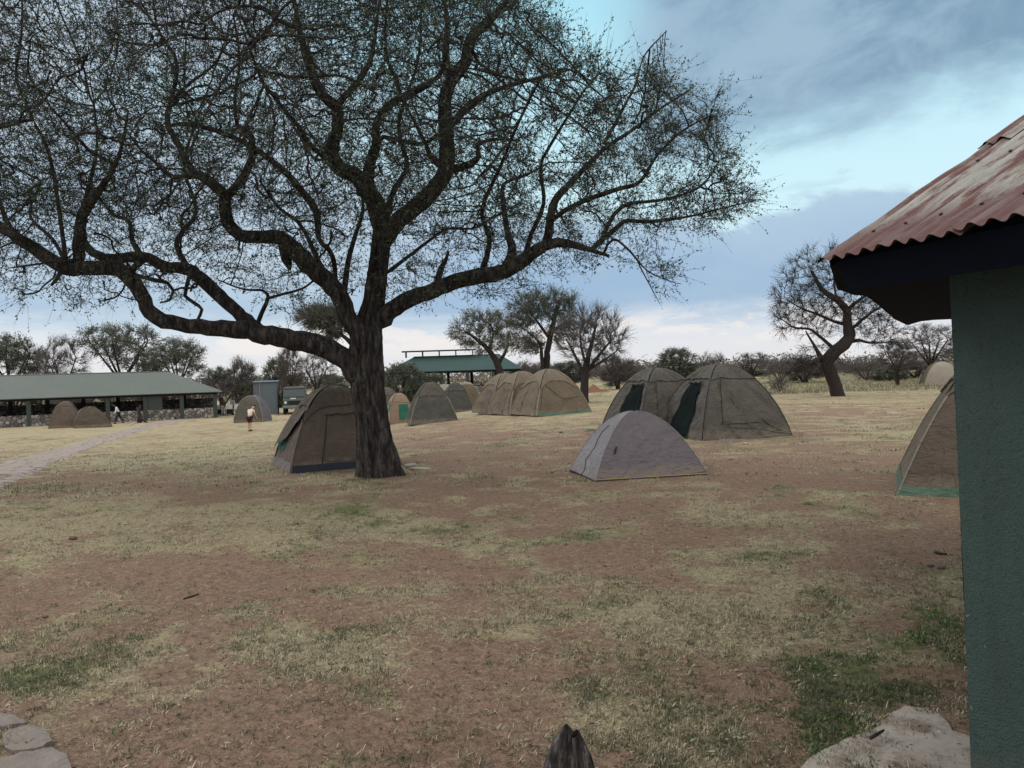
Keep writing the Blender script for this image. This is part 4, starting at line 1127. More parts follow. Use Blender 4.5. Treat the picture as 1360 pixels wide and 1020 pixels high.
# sticks and clods
def stick(pts, r, label, mat=M_dark, name='stick'):
    b0 = at(*pts[0]); P_ = [at(*p) - b0 + np.array([0, 0, r * .8 + (.04 if name == 'twig' else 0)]) for p in pts]
    mb = MB(); mb.tube(P_, [r, r * 1.1, r * .7][:len(P_)] if len(P_) == 3 else r, 6); tag(mb.build(name, mat, None, b0), label, 'stick')
stick([(1156, 993), (1164, 988), (1174, 982)], .008, 'dark curved stick lying on the concrete apron', name='twig')
stick([(1242, 735), (1250, 737), (1258, 737)], .012, 'short dark stick on the bare soil near the hut wall')
stick([(244, 797), (256, 793), (264, 790)], .010, 'dark green-black stick on the soil at the lower left')
for i, (px, py, s_) in enumerate([(870, 1013, .03), (1250, 755, .03), (1236, 752, .025), (97, 716, .04), (60, 820, .02), (990, 590, .06), (745, 575, .05)]):
    p = at(px, py); mb = MB(); mb.ellipsoid((0, 0, s_ * .3), (s_ * 1.4, s_, s_ * .6), 8, 6)
    o = mb.build('clod', simple('clod_%d' % i, (.10, .07, .055) if i != 5 else (.32, .28, .2), .9), None, p)
    tag(o, ['small dark clod at the bottom edge right of the stake', 'dark clod nearer to the camera beside the short stick by the hut', 'small dark clod left of the other one beside the short stick', 'reddish clod in the straw at the left', 'tiny clod low on the left bare soil', 'pale flat clod on the soil right of the near grey dome tent', 'dark clod on the soil left of the grey dome tent'][i], 'clod')

# ------------------------------------------------------------------ pointed weathered stake at the bottom
t = NT('weathered_wood')
vv = t.mapping((26, 26, 2.2)); n1 = t.noise(1, 6, .75, vec=vv, dist=.3)
t.color(t.ramp(n1, [(.40, (.008, .007, .008)), (.52, (.045, .038, .036)), (.68, (.21, .195, .185))])); t.rough(.85, .25); t.bump(n1, 1.0, .03)
M_wood = t.m
pt = onray(752, 962, 2.55); pb = np.array([pt[0], pt[1], gz(pt[0], pt[1])]); hh = pt[2] - pb[2]
st = thing('wooden_stake', 'dark weathered split log stake with a pointed top at the bottom of the photo', 'stake', pb)
mb = MB()
def stk(u, v):
    a = 2 * PI * u; z = -.05 + (hh + .05) * v
    tt = (hh - z); w_ = .004 + .140 * (1 - math.exp(-tt * 6.5)) ; w_ *= 1 + .14 * mnoise.noise(Vector((math.cos(a) * 3, math.sin(a) * 3, z * 3))) + .05 * mnoise.noise(Vector((math.cos(a) * 12, math.sin(a) * 12, z * 5)))
    w_ *= 1 - .35 * math.exp(-((a - 4.75) / .10) ** 2)
    return (math.cos(a) * w_ * .95, math.sin(a) * w_ * .7, z)
mb.grid(stk, 72, 60); mb.build('log', M_wood, st)
mb = MB()
def shard(u, v):
    z = hh * .45 + (hh * .53) * v; tt = hh - z
    cx = .022 + .07 * (1 - math.exp(-tt * 5)); wx = .008 + .036 * (1 - math.exp(-tt * 8))
    a = 2 * PI * u
    return (cx + math.cos(a) * wx + .004 * mnoise.noise(Vector((a * 2, z * 9, 0))), -.035 + math.sin(a) * .022 - .05 * (1 - math.exp(-tt * 5)), z + .01 * math.cos(a))
mb.grid(shard, 20, 40); mb.build('splinter', M_wood, st)

# ------------------------------------------------------------------ tents
C_OL = canvas('olive_canvas', (.078, .072, .060)); C_OLD = canvas('dark_olive_canvas', (.062, .061, .052))
C_TAN = canvas('tan_canvas', (.118, .094, .064)); C_TANL = canvas('light_tan_canvas', (.145, .118, .084)); C_BR = canvas('brown_canvas', (.095, .074, .058)); C_BRD = canvas('dark_brown_canvas', (.08, .062, .047))  # C_TANL is a lighter tan than C_TAN
C_GRL = canvas('light_grey_nylon', (.27, .262, .28)); C_GRM = canvas('mauve_grey_nylon', (.125, .110, .122)); C_GRN = canvas('green_groundsheet', (.022, .12, .085))
C_NAVY = simple('navy_groundsheet', (.016, .020, .034), .7, .3); C_DOOR = simple('navy_door_mesh', (.006, .010, .010), .95, .1, .3, 3, .2); C_PALE = canvas('pale_canvas', (.235, .21, .17))
C_PINK = canvas('faded_canvas', (.24, .17, .125)); C_BLK = simple('black_groundsheet', (.016, .014, .018), .7, .3); C_YEL = simple('yellow_piping', (.45, .30, .10), .7)
M_pole = simple('tent_pole', (.10, .09, .08), .5, .5); M_inner = simple('tent_inside', (.012, .012, .014), .95)

class Tent:
    def __init__(s, a, b, H, p=1.45, sag=.05, seed=0, wr=.02, shx=0.0):
        s.a, s.b, s.H, s.p, s.sag, s.seed, s.wr, s.shx = a, b, H, p, sag, seed, wr, shx
    def corner(s, k, sg):
        zf = min(1.0, math.sin(sg) ** (2 / s.p)); z = s.H * zf; r_ = max(0.0, 1 - zf ** (s.p - .30)) ** (1 / (s.p + .60))
        sx, sy = [(-1, -1), (1, -1), (1, 1), (-1, 1)][k % 4]
        return Vector((sx * s.a * r_ + s.shx * z, sy * s.b * r_, z))
    def pt(s, k, u, v, off=0.0, wr=True):
        """k face, u 0..1 across, v 0..1 up"""
        sg = v * PI / 2
        c1, c2 = s.corner(k, sg), s.corner(k + 1, sg)
        p = c1.lerp(c2, u)
        n = [Vector((0, -1, 0)), Vector((1, 0, 0)), Vector((0, 1, 0)), Vector((-1, 0, 0))][k % 4]
        slope = math.atan2(math.sin(sg) ** .8, math.cos(sg) ** .8) * .55 + .25
        nn = (n * math.cos(slope) + Vector((0, 0, 1)) * math.sin(slope))
        q = 1 - (2 * u - 1) ** 2
        o = off - s.sag * q * math.sin(min(1, v * 1.15) * PI) 
        if wr and s.wr:
            e = min(1, 6 * u, 6 * (1 - u)) * min(1, (1 - v) * 5)
            P = p * 1.0
            w1 = mnoise.noise(Vector((P.x * 1.6 + s.seed, P.y * 1.6, P.z * 2.2)))
            # pulled creases running from the corners across the cloth
            tt = (u * 3.1 + v * 2.2 + .5 * w1); cr = abs(mnoise.noise(Vector((tt * 2.1, s.seed * 1.3, k)))) 
            tt2 = (u * 2.4 - v * 3.0 + .6 * w1); cr2 = abs(mnoise.noise(Vector((tt2 * 2.4, s.seed + 7, k + 3))))
            o += e * s.wr * 1.25 * (w1 * 1.0 - max(0, .22 - cr) * 5 * .55 + max(0, .2 - cr2) * 5 * .45 + .35 * mnoise.noise(P * 6))
        return p + nn * o
    def patch(s, k, u0, u1, v0, v1, nu, nv, off=0.0, mi=0, mb=None, wavy=0, wr=True, vfn=None, lip=0.0):
        mb = mb or MB()
        def fn(a, b_):
            u = u0 + (u1 - u0) * a; lo = v0
            if vfn: lo = vfn(u)
            if wavy: lo += wavy * mnoise.noise(Vector((u * 5, s.seed, k)))
            v = lo + (v1 - lo) * b_
            return s.pt(k, u, v, off, wr)
        mb.grid(fn, nu, nv, mi)
        if lip:
            def fl(a, b_):
                u = u0 + (u1 - u0) * a; lo = vfn(u) if vfn else v0
                if wavy: lo += wavy * mnoise.noise(Vector((u * 5, s.seed, k)))
                return s.pt(k, u, lo, off - lip * (1 - b_), wr)
            mb.grid(fl, nu, 1, mi)
        return mb
    def strip(s, k, v0, v1, off, w_, n=20):
        """seam sleeve over the pole at corner k"""
        mb = MB(); pts = [s.corner(k, (v0 + (v1 - v0) * i / n) * PI / 2) for i in range(n + 1)]
        out = []
        for p in pts:
            d = Vector((p.x - s.shx * p.z, p.y, p.z * .35)); d = d.normalized() if d.length > 1e-4 else Vector((0, 0, 1)); out.append(p + d * off)
        mb.tube(out, w_, 7); return mb

def tent(label, base_p, yaw, a, b, H, body, side=None, cap=.62, capm=None, band=None, bandm=None, p=1.45, res=26, seed=0, sleeve=None, doors=(), group=None, wr=.025, sag=.05, bandfaces=(0, 1, 2, 3), capdip=.10, sleeve_r=.014, shx=0.0, sidefaces=(3,)):
    T = Tent(a, b, H, p, sag, seed, wr, shx)
    root = thing('tent', label, 'tent', base_p, yaw, group)
    mb = MB()
    for k in range(4):
        if side and k in sidefaces: continue
        T.patch(k, 0, 1, 0, 1, res, res, mb=mb)
    mb.build('canvas_body', body, root)
    if side:
        mb = MB()
        for k in sidefaces: T.patch(k, 0, 1, 0, 1, res, res, mb=mb)
        mb.build('side_panel', side, root)
    if cap:
        mb = MB(); cf = lambda u: cap - capdip * abs(2 * u - 1) ** 4
        for k in range(4): T.patch(k, 0, 1, cap, 1, res, 10, off=.03 + .01 * (k % 2), mb=mb, vfn=cf, lip=.03, wavy=.02)
        mb.build('roof_cap', capm or body, root)
    if band:
        mb = MB()
        for k in bandfaces: T.patch(k, 0, 1, 0.0, band, res, 3, off=.012, mb=mb, wavy=0, lip=.02)
        mb.build('groundsheet_edge', bandm, root)
    for k in range(4):
        T.strip(k, 0.0, .97 if not cap else cap - capdip + .02, .008, sleeve_r).build('pole_sleeve', sleeve or capm or body, root)
    for d in doors:
        k, u0, u1, v0, v1, mat, off, nm = d[:8]
        mb = T.patch(k, u0, u1, v0, v1, 12, 16, off=off, lip=0, wr=True)
        o = mb.build(nm, mat, root)
        if len(d) > 8 and d[8]:
            mb = MB(); pts = [T.pt(k, u0 - .03 + (u1 - u0 + .06) * i / 8, v1, off + .03, False) + Vector((0, 0, -.02 * math.sin(i * 2.3))) for i in range(9)]
            mb.tube(pts, [.03 + .008 * math.sin(i * 1.9) for i in range(9)], 8); mb.build('rolled_flap', d[8], root)
    return root, T
def tpos(px, depth):
    p = onray(px, 500, depth); p[2] = gz(p[0], p[1]) - .01; return p
def guy(root, T, k, v, out, label=None):
    a = T.corner(k, v * PI / 2); d = Vector((a.x, a.y, 0)).normalized(); e = Vector((a.x, a.y, 0)) + d * out; e.z = .0
    mb = MB(); mb.tube([a, e], .004, 4); mb.build('guy_rope', C_PALE, root)
    mb = MB(); mb.tube([e + Vector((0, 0, .07)), e - Vector((0, 0, .08))], .008, 6); mb.build('tent_peg', M_pole, root)

# near grey two tone dome
r0, T0 = tent('small low grey dome tent with pale left side, standing nearest on bare soil', tpos(841, 14.0), R(11), 1.05, .82, 1.17, C_GRM, side=C_GRL, cap=0, band=.062, bandm=C_BLK, p=1.38, res=44, seed=3, sleeve=C_GRL, wr=.022, sag=.02, sleeve_r=.006)
mb = MB(); mb.tube([T0.pt(0, i / 20, .072, .016) for i in range(21)], .006, 5); mb.build('piping', C_YEL, r0)
mb = MB(); mb.tube([T0.pt(3, .42 + .04 * math.sin(i), .05 + .6 * i / 14, .008) for i in range(15)], .006, 5); mb.build('door_zip', C_BLK, r0)
mb = T0.patch(0, .11, .135, .35, .42, 4, 4, off=.03); mb.build('vent', C_BLK, r0)
for k in (0, 1, 3): guy(r0, T0, k, .02, .10)
# two big olive tents
def rollpair(k, u0, u1, v1): return (k, u0, u1, .03, v1, C_DOOR, .05, 'door', C_OLD)
r1, T1 = tent('right one of the two large olive dome tents behind the low grey dome', tpos(955, 21.2), R(17), 1.34, 1.34, 1.97, C_OL, cap=.66, capm=C_OL, p=1.5, res=44, seed=11, sleeve=C_OLD, doors=[rollpair(3, .30, .70, .60)], wr=.05, sag=.06, capdip=.03)
r2_, T2 = tent('left one of the two large olive dome tents, half hidden by the grey dome', tpos(872, 22.9), R(20), 1.30, 1.28, 1.94, C_OL, cap=.66, capm=C_OL, p=1.5, res=40, seed=17, sleeve=C_OLD, doors=[rollpair(3, .36, .84, .60)], wr=.05, sag=.06, capdip=.03)
def seam(root, T, k, pts, w_=.008, mat=None, name='seam'):
    mb = MB(); out = []
    for (u0, v0), (u1, v1) in zip(pts[:-1], pts[1:]):
        out += [T.pt(k, u0 + (u1 - u0) * i / 8, v0 + (v1 - v0) * i / 8, .012) for i in range(8)]
    out.append(T.pt(k, *pts[-1], .012)); mb.tube(out, w_, 5); mb.build(name, mat or C_BRD, root)
for T, r_o in ((T1, r1), (T2, r2_)):
    mb = MB(); T.patch(0, .22, .70, .20, .64, 14, 14, off=.03, mb=mb); mb.build('window_flap', C_OL, r_o)
    seam(r_o, T, 0, [(.16, .66), (.30, .16), (.60, .14), (.98, .05)], .009); seam(r_o, T, 0, [(.22, .62), (.46, .34), (.60, .30), (.90, .10)], .012, C_OLD); seam(r_o, T, 3, [(.97, .02), (.97, .64)], .010, C_BLK)
for T, r_o in ((T1, r1), (T2, r2_)):
    guy(r_o, T, 1, .04, .22); guy(r_o, T, 0, .04, .12); guy(r_o, T, 1, .5, .9); guy(r_o, T, 3, .5, .7)
# crumpled groundsheet edges lying in front of the right olive tent
for (px, py, w_, lab, sd) in [(968, 587, .85, 'crumpled brown cloth at the foot of the right olive tent', 5), (922, 582, .55, 'small dark bundle of cloth by the doorway of the right olive tent', 8), (785, 573, .45, 'small dark rag on the soil left of the left olive tent', 9)]:
    p = at(px, py); mb = MB()
    def cl(u, v, sd=sd, w_=w_):
        x = (u - .5) * w_; y = (v - .5) * w_ * .5
        e = math.sin(PI * u) * math.sin(PI * v)
        return (x + .03 * mnoise.noise(Vector((u * 5, v * 5, sd))), y, .0 + e * (.06 + .09 * abs(mnoise.noise(Vector((u * 9, v * 6, sd + 2))))))
    mb.grid(cl, 30, 16); tag(mb.build('cloth', C_BR if sd == 5 else C_OLD, None, p), lab, 'cloth')
# brown tent beside the trunk
r3, T3 = tent('brown canvas tent with a navy ground band right behind the huge trunk', tpos(442, 17.0), R(28), 1.20, .98, 1.80, C_BR, side=C_BR, cap=.62, capm=C_BRD, band=.115, bandm=C_NAVY, bandfaces=(0, 1), p=1.5, res=44, seed=23, sleeve=C_BR, wr=.03, sag=.03, capdip=.16,
                doors=[(0, .30, .86, .13, .53, C_BR, .02, 'door_panel', C_BR), (3, .02, .30, .22, .50, C_GRN, .012, 'side_window', None)])
mb = MB(); T3.patch(3, 0, 1, 0, .14, 30, 4, off=.03, mb=mb); mb.build('side_skirt', C_GRM, r3)
mb = MB()
def flap(u, v): 
    q = T3.pt(3, .0 + .75 * u, .58 - .36 * v * (1 - .75 * u), .02, False); return q + Vector((-.10 * v * (1 - u * .3), -.05 * v, -.03 * v + .03 * math.sin(u * 9)))
mb.grid(flap, 16, 10); mb.build('awning_flap', C_BRD, r3)
seam(r3, T3, 0, [(.27, .12), (.30, .54), (.88, .55), (.90, .12)], .008, C_BLK); seam(r3, T3, 0, [(.60, .14), (.56, .50)], .006, C_BRD); seam(r3, T3, 3, [(.02, .02), (.02, .9)], .012, C_OLD); guy(r3, T3, 3, .55, .5); guy(r3, T3, 0, .03, .1)
# tan tents in a row
grp = 'tan dome tents standing in a close row'
for i, (px, dep, lab) in enumerate([(729, 36.0, 'tan dome tent with a green bottom strip, rightmost of the close row of three'), (693, 38.6, 'tan dome tent in the middle of the close row of three'), (670, 41.2, 'tan dome tent at the back left of the close row of three')]):
    rr_, TT = tent(lab, tpos(px, dep), R(25), 1.44 if i == 0 else 1.4, 1.44, 2.12, C_TAN, cap=.60, capm=C_TANL, band=.10 if i == 0 else .05, bandm=C_GRN if i == 0 else C_TAN, bandfaces=(0, 1), p=1.44, res=26, seed=31 + i, sleeve=C_PALE, wr=.045, sag=.05, capdip=.16, sleeve_r=.02, group=grp,
             doors=[(3, .30, .70, .05, .5, C_BR, .012, 'door', None)] if i else [(3, .32, .34, .02, .56, C_BRD, .012, 'door_seam', None)])
    seam(rr_, TT, 0, [(.08, .56), (.35, .44), (.55, .30), (.9, .34)], .014, C_BR); seam(rr_, TT, 0, [(.06, .08), (.06, .56)], .010, C_BRD); seam(rr_, TT, 3, [(.92, .03), (.90, .58)], .012, C_BRD)
    if i == 0: guy(rr_, TT, 1, .3, .35)
# olive tent with wrinkled front
rr_, TT = tent('olive-grey dome tent with pale pole sleeve, nearest of the cluster right of the trunk', tpos(571, 38.5), R(14), 1.22, 1.15, 2.05, C_OLD, cap=.56, capm=C_OL, p=1.35, res=26, seed=41, sleeve=C_PALE, wr=.05, capdip=.02, sleeve_r=.016)
rr_, TT = tent('faded tan tent with a bright green door just right of the huge trunk', tpos(529, 44.0), R(20), .74, .72, 1.72, C_PINK, cap=.55, capm=C_PINK, p=1.75, res=22, seed=43, wr=.03, capdip=.1, doors=[(0, .38, .84, .10, .48, C_GRN, .015, 'door', None), (3, .2, .8, .3, .5, C_GRN, .015, 'side_window', None)])
tent('olive tent top half hidden between the huge trunk and the tent with a green door', tpos(511, 52.0), R(20), 1.2, 1.2, 2.2, C_OL, cap=.6, p=1.6, res=18, seed=45, wr=.03)
tent('pale dome tent peeking out between the olive-grey tents', tpos(590, 56.0), R(15), 1.2, 1.2, 1.9, C_PALE, cap=.6, p=1.8, res=18, seed=47, wr=.02)
tent('dark olive dome tent in the middle of the distant tent cluster', tpos(604, 49.0), R(15), .95, .95, 1.9, C_OLD, cap=.6, p=1.5, res=20, seed=49, wr=.04)
tent('tan dome tent with pale cap, rightmost of the distant tent cluster', tpos(619, 55.0), R(12), .95, .95, 1.85, C_TAN, cap=.75, capm=C_PALE, p=1.75, res=20, seed=51, wr=.03)
rr_, TT = tent('green-grey dome tent behind the bent-over person in the cream shirt', tpos(334, 60.0), R(0), 1.15, 1.1, 2.1, C_OL, side=C_GRM, cap=.0, p=1.8, res=24, seed=53, sleeve=C_PALE, wr=.03, sidefaces=(1,), sleeve_r=.02)
tent('tall brown dome tent with a peaked cap in front of the long building', tpos(85, 60.5), R(26), 1.1, 1.0, 2.1, C_BR, cap=.66, capm=C_BR, p=1.7, res=24, seed=55, wr=.04)
rr_, TT = tent('low sagging reddish-brown tent right of the peaked brown tent by the long building', tpos(120, 60.0), R(34), 1.3, 1.1, 1.65, C_BRD, side=C_BR, cap=0, p=1.55, res=26, seed=57, wr=.09, shx=-.12)
guy(rr_, TT, 1, .3, .3)
# right edge tent, mostly behind the hut
_c = at(1192, 658); _v = Vector((1.5, 1.3, 0)); _v.rotate(Matrix.Rotation(R(-27), 3, 'Z')); EDGE_P = np.array([_c[0] + _v.x, _c[1] + _v.y, 0]); EDGE_P[2] = gz(EDGE_P[0], EDGE_P[1])
rr_, TT = tent('tan canvas tent with a green ground strip, cut off by the green hut wall', EDGE_P, R(-27), 1.5, 1.3, 2.05, C_BR, side=C_TANL, cap=.66, capm=C_BR, band=.11, bandm=C_GRN, p=1.28, res=36, seed=61, sleeve=C_PALE, wr=.03, sidefaces=(3,), sleeve_r=.012)
guy(rr_, TT, 0, .05, .06)
tent('small pale grey-tan tent far off in the grass beside the hut wall', tpos(1250, 58.0), R(-20), 1.35, 1.2, 1.85, C_PALE, side=C_TAN, cap=0, p=1.7, res=18, seed=63, sleeve=C_BRD, wr=.03)
# earth mound at the bare tree
M_earth = simple('red_earth', (.16, .085, .06), .95, .1, .3, 4, .6)
p = at(787, 521); mb = MB()
def md(u, v):
    a = 2 * PI * u; r_ = v; k = 1 + .25 * mnoise.noise(Vector((math.cos(a) * 1.5, math.sin(a) * 1.5, 2)))
    return (math.cos(a) * r_ * 1.9 * k, math.sin(a) * r_ * 1.5 * k, .75 * (1 - v) ** 1.3 * (1 + .3 * mnoise.noise(Vector((math.cos(a) * v * 4, math.sin(a) * v * 4, 0)))) - .05)
mb.grid(md, 40, 14); tag(mb.build('earth_mound', M_earth, None, p), 'low reddish earth mound at the foot of the vase-shaped bare tree', 'mound')

# ------------------------------------------------------------------ buildings
def roofmat(name, c, c2):
    t = NT(name); n = t.noise(.5, 6, .7); n2 = t.noise(3, 5, .7)
    col = t.mix(n, c, c2); col = t.mix(t.ramp(n2, [(.55, 0.), (.75, .35)]), col, tuple(v * .55 for v in c)); t.color(col); t.rough(.8, .25)
    w_ = t.n.new('ShaderNodeTexWave'); w_.wave_type = 'BANDS'; w_.inputs['Scale'].default_value = 4.0; t.link(t.tc.outputs['Object'], w_.inputs['Vector'])
    t.bump(w_.outputs['Fac'], .35, .03); return t.m
M_rg = roofmat('green_grey_roofing', (.092, .108, .097), (.128, .144, .128)); M_rd = roofmat('dark_green_roofing', (.022, .048, .046), (.036, .070, .066))
M_post = simple('green_painted_post', (.042, .050, .047), .8, .3); M_beam = simple('dark_beam', (.018, .017, .017), .8)
t = NT('rubble_stone'); v_ = t.voro(3.2, 'F1', out='Color'); vd = t.voro(3.2, 'DISTANCE_TO_EDGE'); s_ = t.n.new('ShaderNodeSeparateColor'); t.link(v_, s_.inputs[0])
c = t.ramp(s_.outputs[0], [(0, (.09, .085, .08)), (.5, (.18, .165, .155)), (1, (.32, .295, .28))]); c = t.mix(t.ramp(vd, [(.03, 1.), (.09, 0.)]), c, (.045, .04, .036)); t.color(c); t.rough(.9, .2); t.bump(t.ramp(vd, [(0, 0.), (.15, 1.)]), .8, .05); M_stone = t.m
M_floor = simple('shed_floor', (.16, .14, .12), .9)
def hall(root, L, Wd, eave, ridge, hipl, roofm, bays, zb, ridge_off=None, wall_h=.95, hip_left=True, solid=None, over=.6, rear_wall=True, bx=.34):
    """long open-sided hipped hall; local x along the eave, y to the back"""
    hl = hipl
    th = .06
    for dz, nm in ((0, 'roof'),):
        mb = MB()
        A = [(-over, -over, eave), (L + over, -over, eave), (L + over, Wd + over, eave), (-over, Wd + over, eave)]
        B = [(hl, Wd / 2, ridge), (L - (hl if hip_left else 0), Wd / 2, ridge)]
        vs = [*A, *B] + [(x, y, z - th) for x, y, z in (*A, *B)]
        fs = [(0, 1, 5, 4), (1, 2, 5), (2, 3, 4, 5), (3, 0, 4)]
        fs += [tuple(i + 6 for i in f[::-1]) for f in fs] + [(1, 0, 6, 7), (2, 1, 7, 8), (3, 2, 8, 9), (0, 3, 9, 6)]
        mb.add(vs, fs); rf = mb.build('roof', roofm, root)
    mb = MB(); mb.tube([B[0], B[1]], .07, 6); mb.build('ridge_cap', roofm, rf)
    mb = MB()
    mb.box((L / 2, 0, eave - .16), (L, .14, .16)); mb.box((L / 2, Wd, eave - .16), (L, .14, .16)); mb.box((0, Wd / 2, eave - .17), (.13, Wd - .16, .15)); mb.box((L, Wd / 2, eave - .17), (.13, Wd - .16, .15))
    mb.build('eave_beam', M_beam, root)
    n = bays; xs = [L * i / n for i in range(n + 1)]
    for x in xs:
        for yy_ in (0, Wd):
            mb = MB(); hh_ = eave - .24 + .8; mb.box((x + (.17 if x == 0 else -.17 if x == L else 0), yy_, (eave - .24 - .8) / 2), (bx, bx, hh_)); mb.build('post', M_post, root, bevel=.01)
    for i in range(n):
        x0, x1 = xs[i] + bx / 2, xs[i + 1] - bx / 2
        if solid and i in solid:
            mb = MB(); mb.box(((x0 + x1) / 2, 0, (eave - .25 - .8) / 2), ((x1 - x0) * .45, .2, eave - .25 + .8), M=Matrix.Translation(((x0 - x1) * .27, 0, 0))); mb.build('wall_panel', M_post, root)
        if wall_h:
            for yy_ in (0, Wd):
                wh_ = wall_h + (.75 if yy_ and rear_wall else 0); mb = MB(); mb.box(((x0 + x1) / 2, yy_, (wh_ - .8) / 2), (x1 - x0 - .01, .3, wh_ + .8)); mb.build('stone_wall', M_stone, root)
    mb = MB(); mb.box((L / 2, Wd / 2, -.36), (L - .4, Wd - .4, .8)); mb.build('floor', M_floor, root)
E = onray(287, 500, 70.0)
zb = gz(E[0], E[1])
dirL = math.atan2(-6.0, -15.0)

Lh = 30.0
dv = np.array([-15.0, -6.0]) / math.hypot(15, 6)
O_ = (E[0] + dv[0] * Lh, E[1] + dv[1] * Lh, zb)
root = thing('long_hall', 'long low open-sided hall with pale green-grey hipped roof and rubble half walls', 'building', O_, dirL + PI)
hall(root, Lh, 8.0, 2.42, 4.45, 4.2, M_rg, 10, zb, solid=(8,), over=.5)
E2 = onray(690, 500, 84.0); zb2 = gz(E2[0], E2[1])
Lp = 14.5
root = thing('open_shelter', 'open shelter with a dark green hipped roof and a raised ridge vent behind the tents', 'building', (E2[0] - Lp, E2[1], zb2), 0)
hall(root, Lp, 9.0, 2.60, 4.35, 2.2, M_rd, 5, zb2, over=.4, wall_h=.8, rear_wall=False)
mb = MB(); mb.box((Lp - 9.3, 4.5, 5.02), (8.6, 1.5, .09)); mb.box((Lp - 9.3, 3.74, 4.97), (8.6, .05, .16)); mb.build('ridge_vent', M_beam, root)
for i in range(5):
    mb = MB(); mb.box((Lp - 13.2 + i * 1.95, 4.5, 4.62), (.08, .9, .68)); mb.build('vent_post', M_post, root)

# metal shed
M_met = simple('blue_grey_sheet', (.085, .105, .125), .55, .4, .2, 1.5); M_metl = simple('pale_sheet_trim', (.2, .23, .25), .5)
p = tpos(353, 73.0); h_ = hpx(353, 507, 73.0)
root = thing('metal_shed', 'tall blue-grey sheet metal shed between the green-grey tent and the dark green truck', 'shed', p, R(12))
mb = MB()
def corr(x0, y0, x1, y1, n, amp=.018):
    L_ = math.hypot(x1 - x0, y1 - y0); nx, ny = (y1 - y0) / L_, -(x1 - x0) / L_
    mb.grid(lambda u, v: (x0 + (x1 - x0) * u + nx * amp * math.sin(u * L_ * 2 * PI / .18), y0 + (y1 - y0) * u + ny * amp * math.sin(u * L_ * 2 * PI / .18), -.2 + (h_ + .2) * v), n, 1)
corr(-1.05, -.9, 1.05, -.9, 90); corr(1.05, -.9, 1.05, .9, 70); corr(1.05, .9, -1.05, .9, 90); corr(-1.05, .9, -1.05, -.9, 70)
mb.build('wall', M_met, root)
mb = MB(); mb.box((0, 0, h_ + .04), (2.35, 2.1, .06), M=Matrix.Rotation(.05, 3, 'X')); mb.build('roof', M_met, root)
for x in (-1.06, -.5, 1.06):
    mb = MB(); mb.box((x, -.935, h_ / 2 - .1), (.05, .05, h_)); mb.build('corner_trim', M_metl if x == -.5 else M_met, root)
# truck
M_tg = simple('dark_green_paint', (.018, .036, .032), .4, .5, .1); M_glass = simple('windscreen_glass', (.035, .048, .055), .35, .4, .1); M_tyre = simple('tyre_rubber', (.015, .015, .015), .9)
M_chr = simple('pale_bumper_metal', (.17, .18, .19), .35, .5, .1, metal=.4); M_lamp = simple('lamp_glass', (.55, .56, .55), .2, .6, .05); M_plate = simple('white_plate', (.6, .6, .58), .5); M_cvs = canvas('grey_truck_canvas', (.08, .08, .073))
p = tpos(391, 74.0)
root = thing('safari_truck', 'dark green safari truck facing the camera with a pale bumper, parked behind the brown tent', 'truck', p, R(14))
Wt = 2.1
def prof(pts, w_, mat, nm, bev=.05):
    mb = MB(); n = len(pts)
    vs = [(-w_ / 2, y, z) for y, z in pts] + [(w_ / 2, y, z) for y, z in pts]
    mb.add(vs, [tuple(range(n)), tuple(range(2 * n - 1, n - 1, -1))] + [(i, i + n, (i + 1) % n + n, (i + 1) % n) for i in range(n)])
    o = mb.build(nm, mat, root, bevel=bev); bm = bmesh.new(); bm.from_mesh(o.data); bmesh.ops.recalc_face_normals(bm, faces=bm.faces); bm.to_mesh(o.data); bm.free(); return o
prof([(-2.6, .55), (-2.6, 1.32), (-2.45, 1.48), (-1.75, 1.56), (-1.38, 2.36), (2.9, 2.44), (2.9, .6)], Wt, M_tg, 'body')
prof([(-1.2, 2.42), (-1.1, 2.56), (2.8, 2.60), (2.9, 2.46)], Wt - .05, M_cvs, 'canvas_roof', .02)
mb = MB(); mb.box((0, 0, 0), (Wt - .28, .02, .72)); o = mb.build('windscreen', M_glass, root, (0, -1.585, 1.98), bevel=.004); o.rotation_euler = (-.43, 0, 0)
mb = MB(); mb.box((0, -2.70, .72), (Wt + .04, .16, .24)); mb.build('bumper', M_chr, root, bevel=.03)
mb = MB(); [mb.box((0, -2.62, .98 + .07 * i), (1.05, .05, .035)) for i in range(5)]; mb.build('grille', M_tyre, root)
for sx in (-1, 1):
    mb = MB(); mb.ellipsoid((sx * .80, -2.60, 1.12), (.13, .06, .13), 14, 8); mb.build('headlight', M_lamp, root)
    for yy_ in (-1.75, 1.9):
        mb = MB(); mb.tube([(sx * .78, yy_, .36), (sx * 1.06, yy_, .36)], .42, 22); wo = mb.build('wheel', M_tyre, root)
        mb = MB(); mb.tube([(sx * 1.055, yy_, .36), (sx * 1.075, yy_, .36)], .21, 16); mb.build('rim', M_chr, wo)
    mb = MB(); mb.box((sx * 1.18, -1.5, 1.75), (.12, .07, .28)); mb.tube([(sx * 1.03, -1.48, 1.62), (sx * 1.18, -1.5, 1.65)], .015, 5); mb.build('wing_mirror', M_tyre, root, bevel=.0)
    for yy_ in (-.45, .75, 1.95):
        mb = MB(); mb.box((sx * (Wt / 2 + .004), yy_, 1.95), (.012, .95, .58)); mb.build('side_window', M_glass, root)
mb = MB(); mb.box((-.1, -2.47, 1.50), (.5, .02, .10)); mb.build('plate', M_plate, root)
mb = MB()
for x in (-.95, .95): mb.tube([(x, -1.0, 2.66), (x, 2.6, 2.70)], .02, 5)
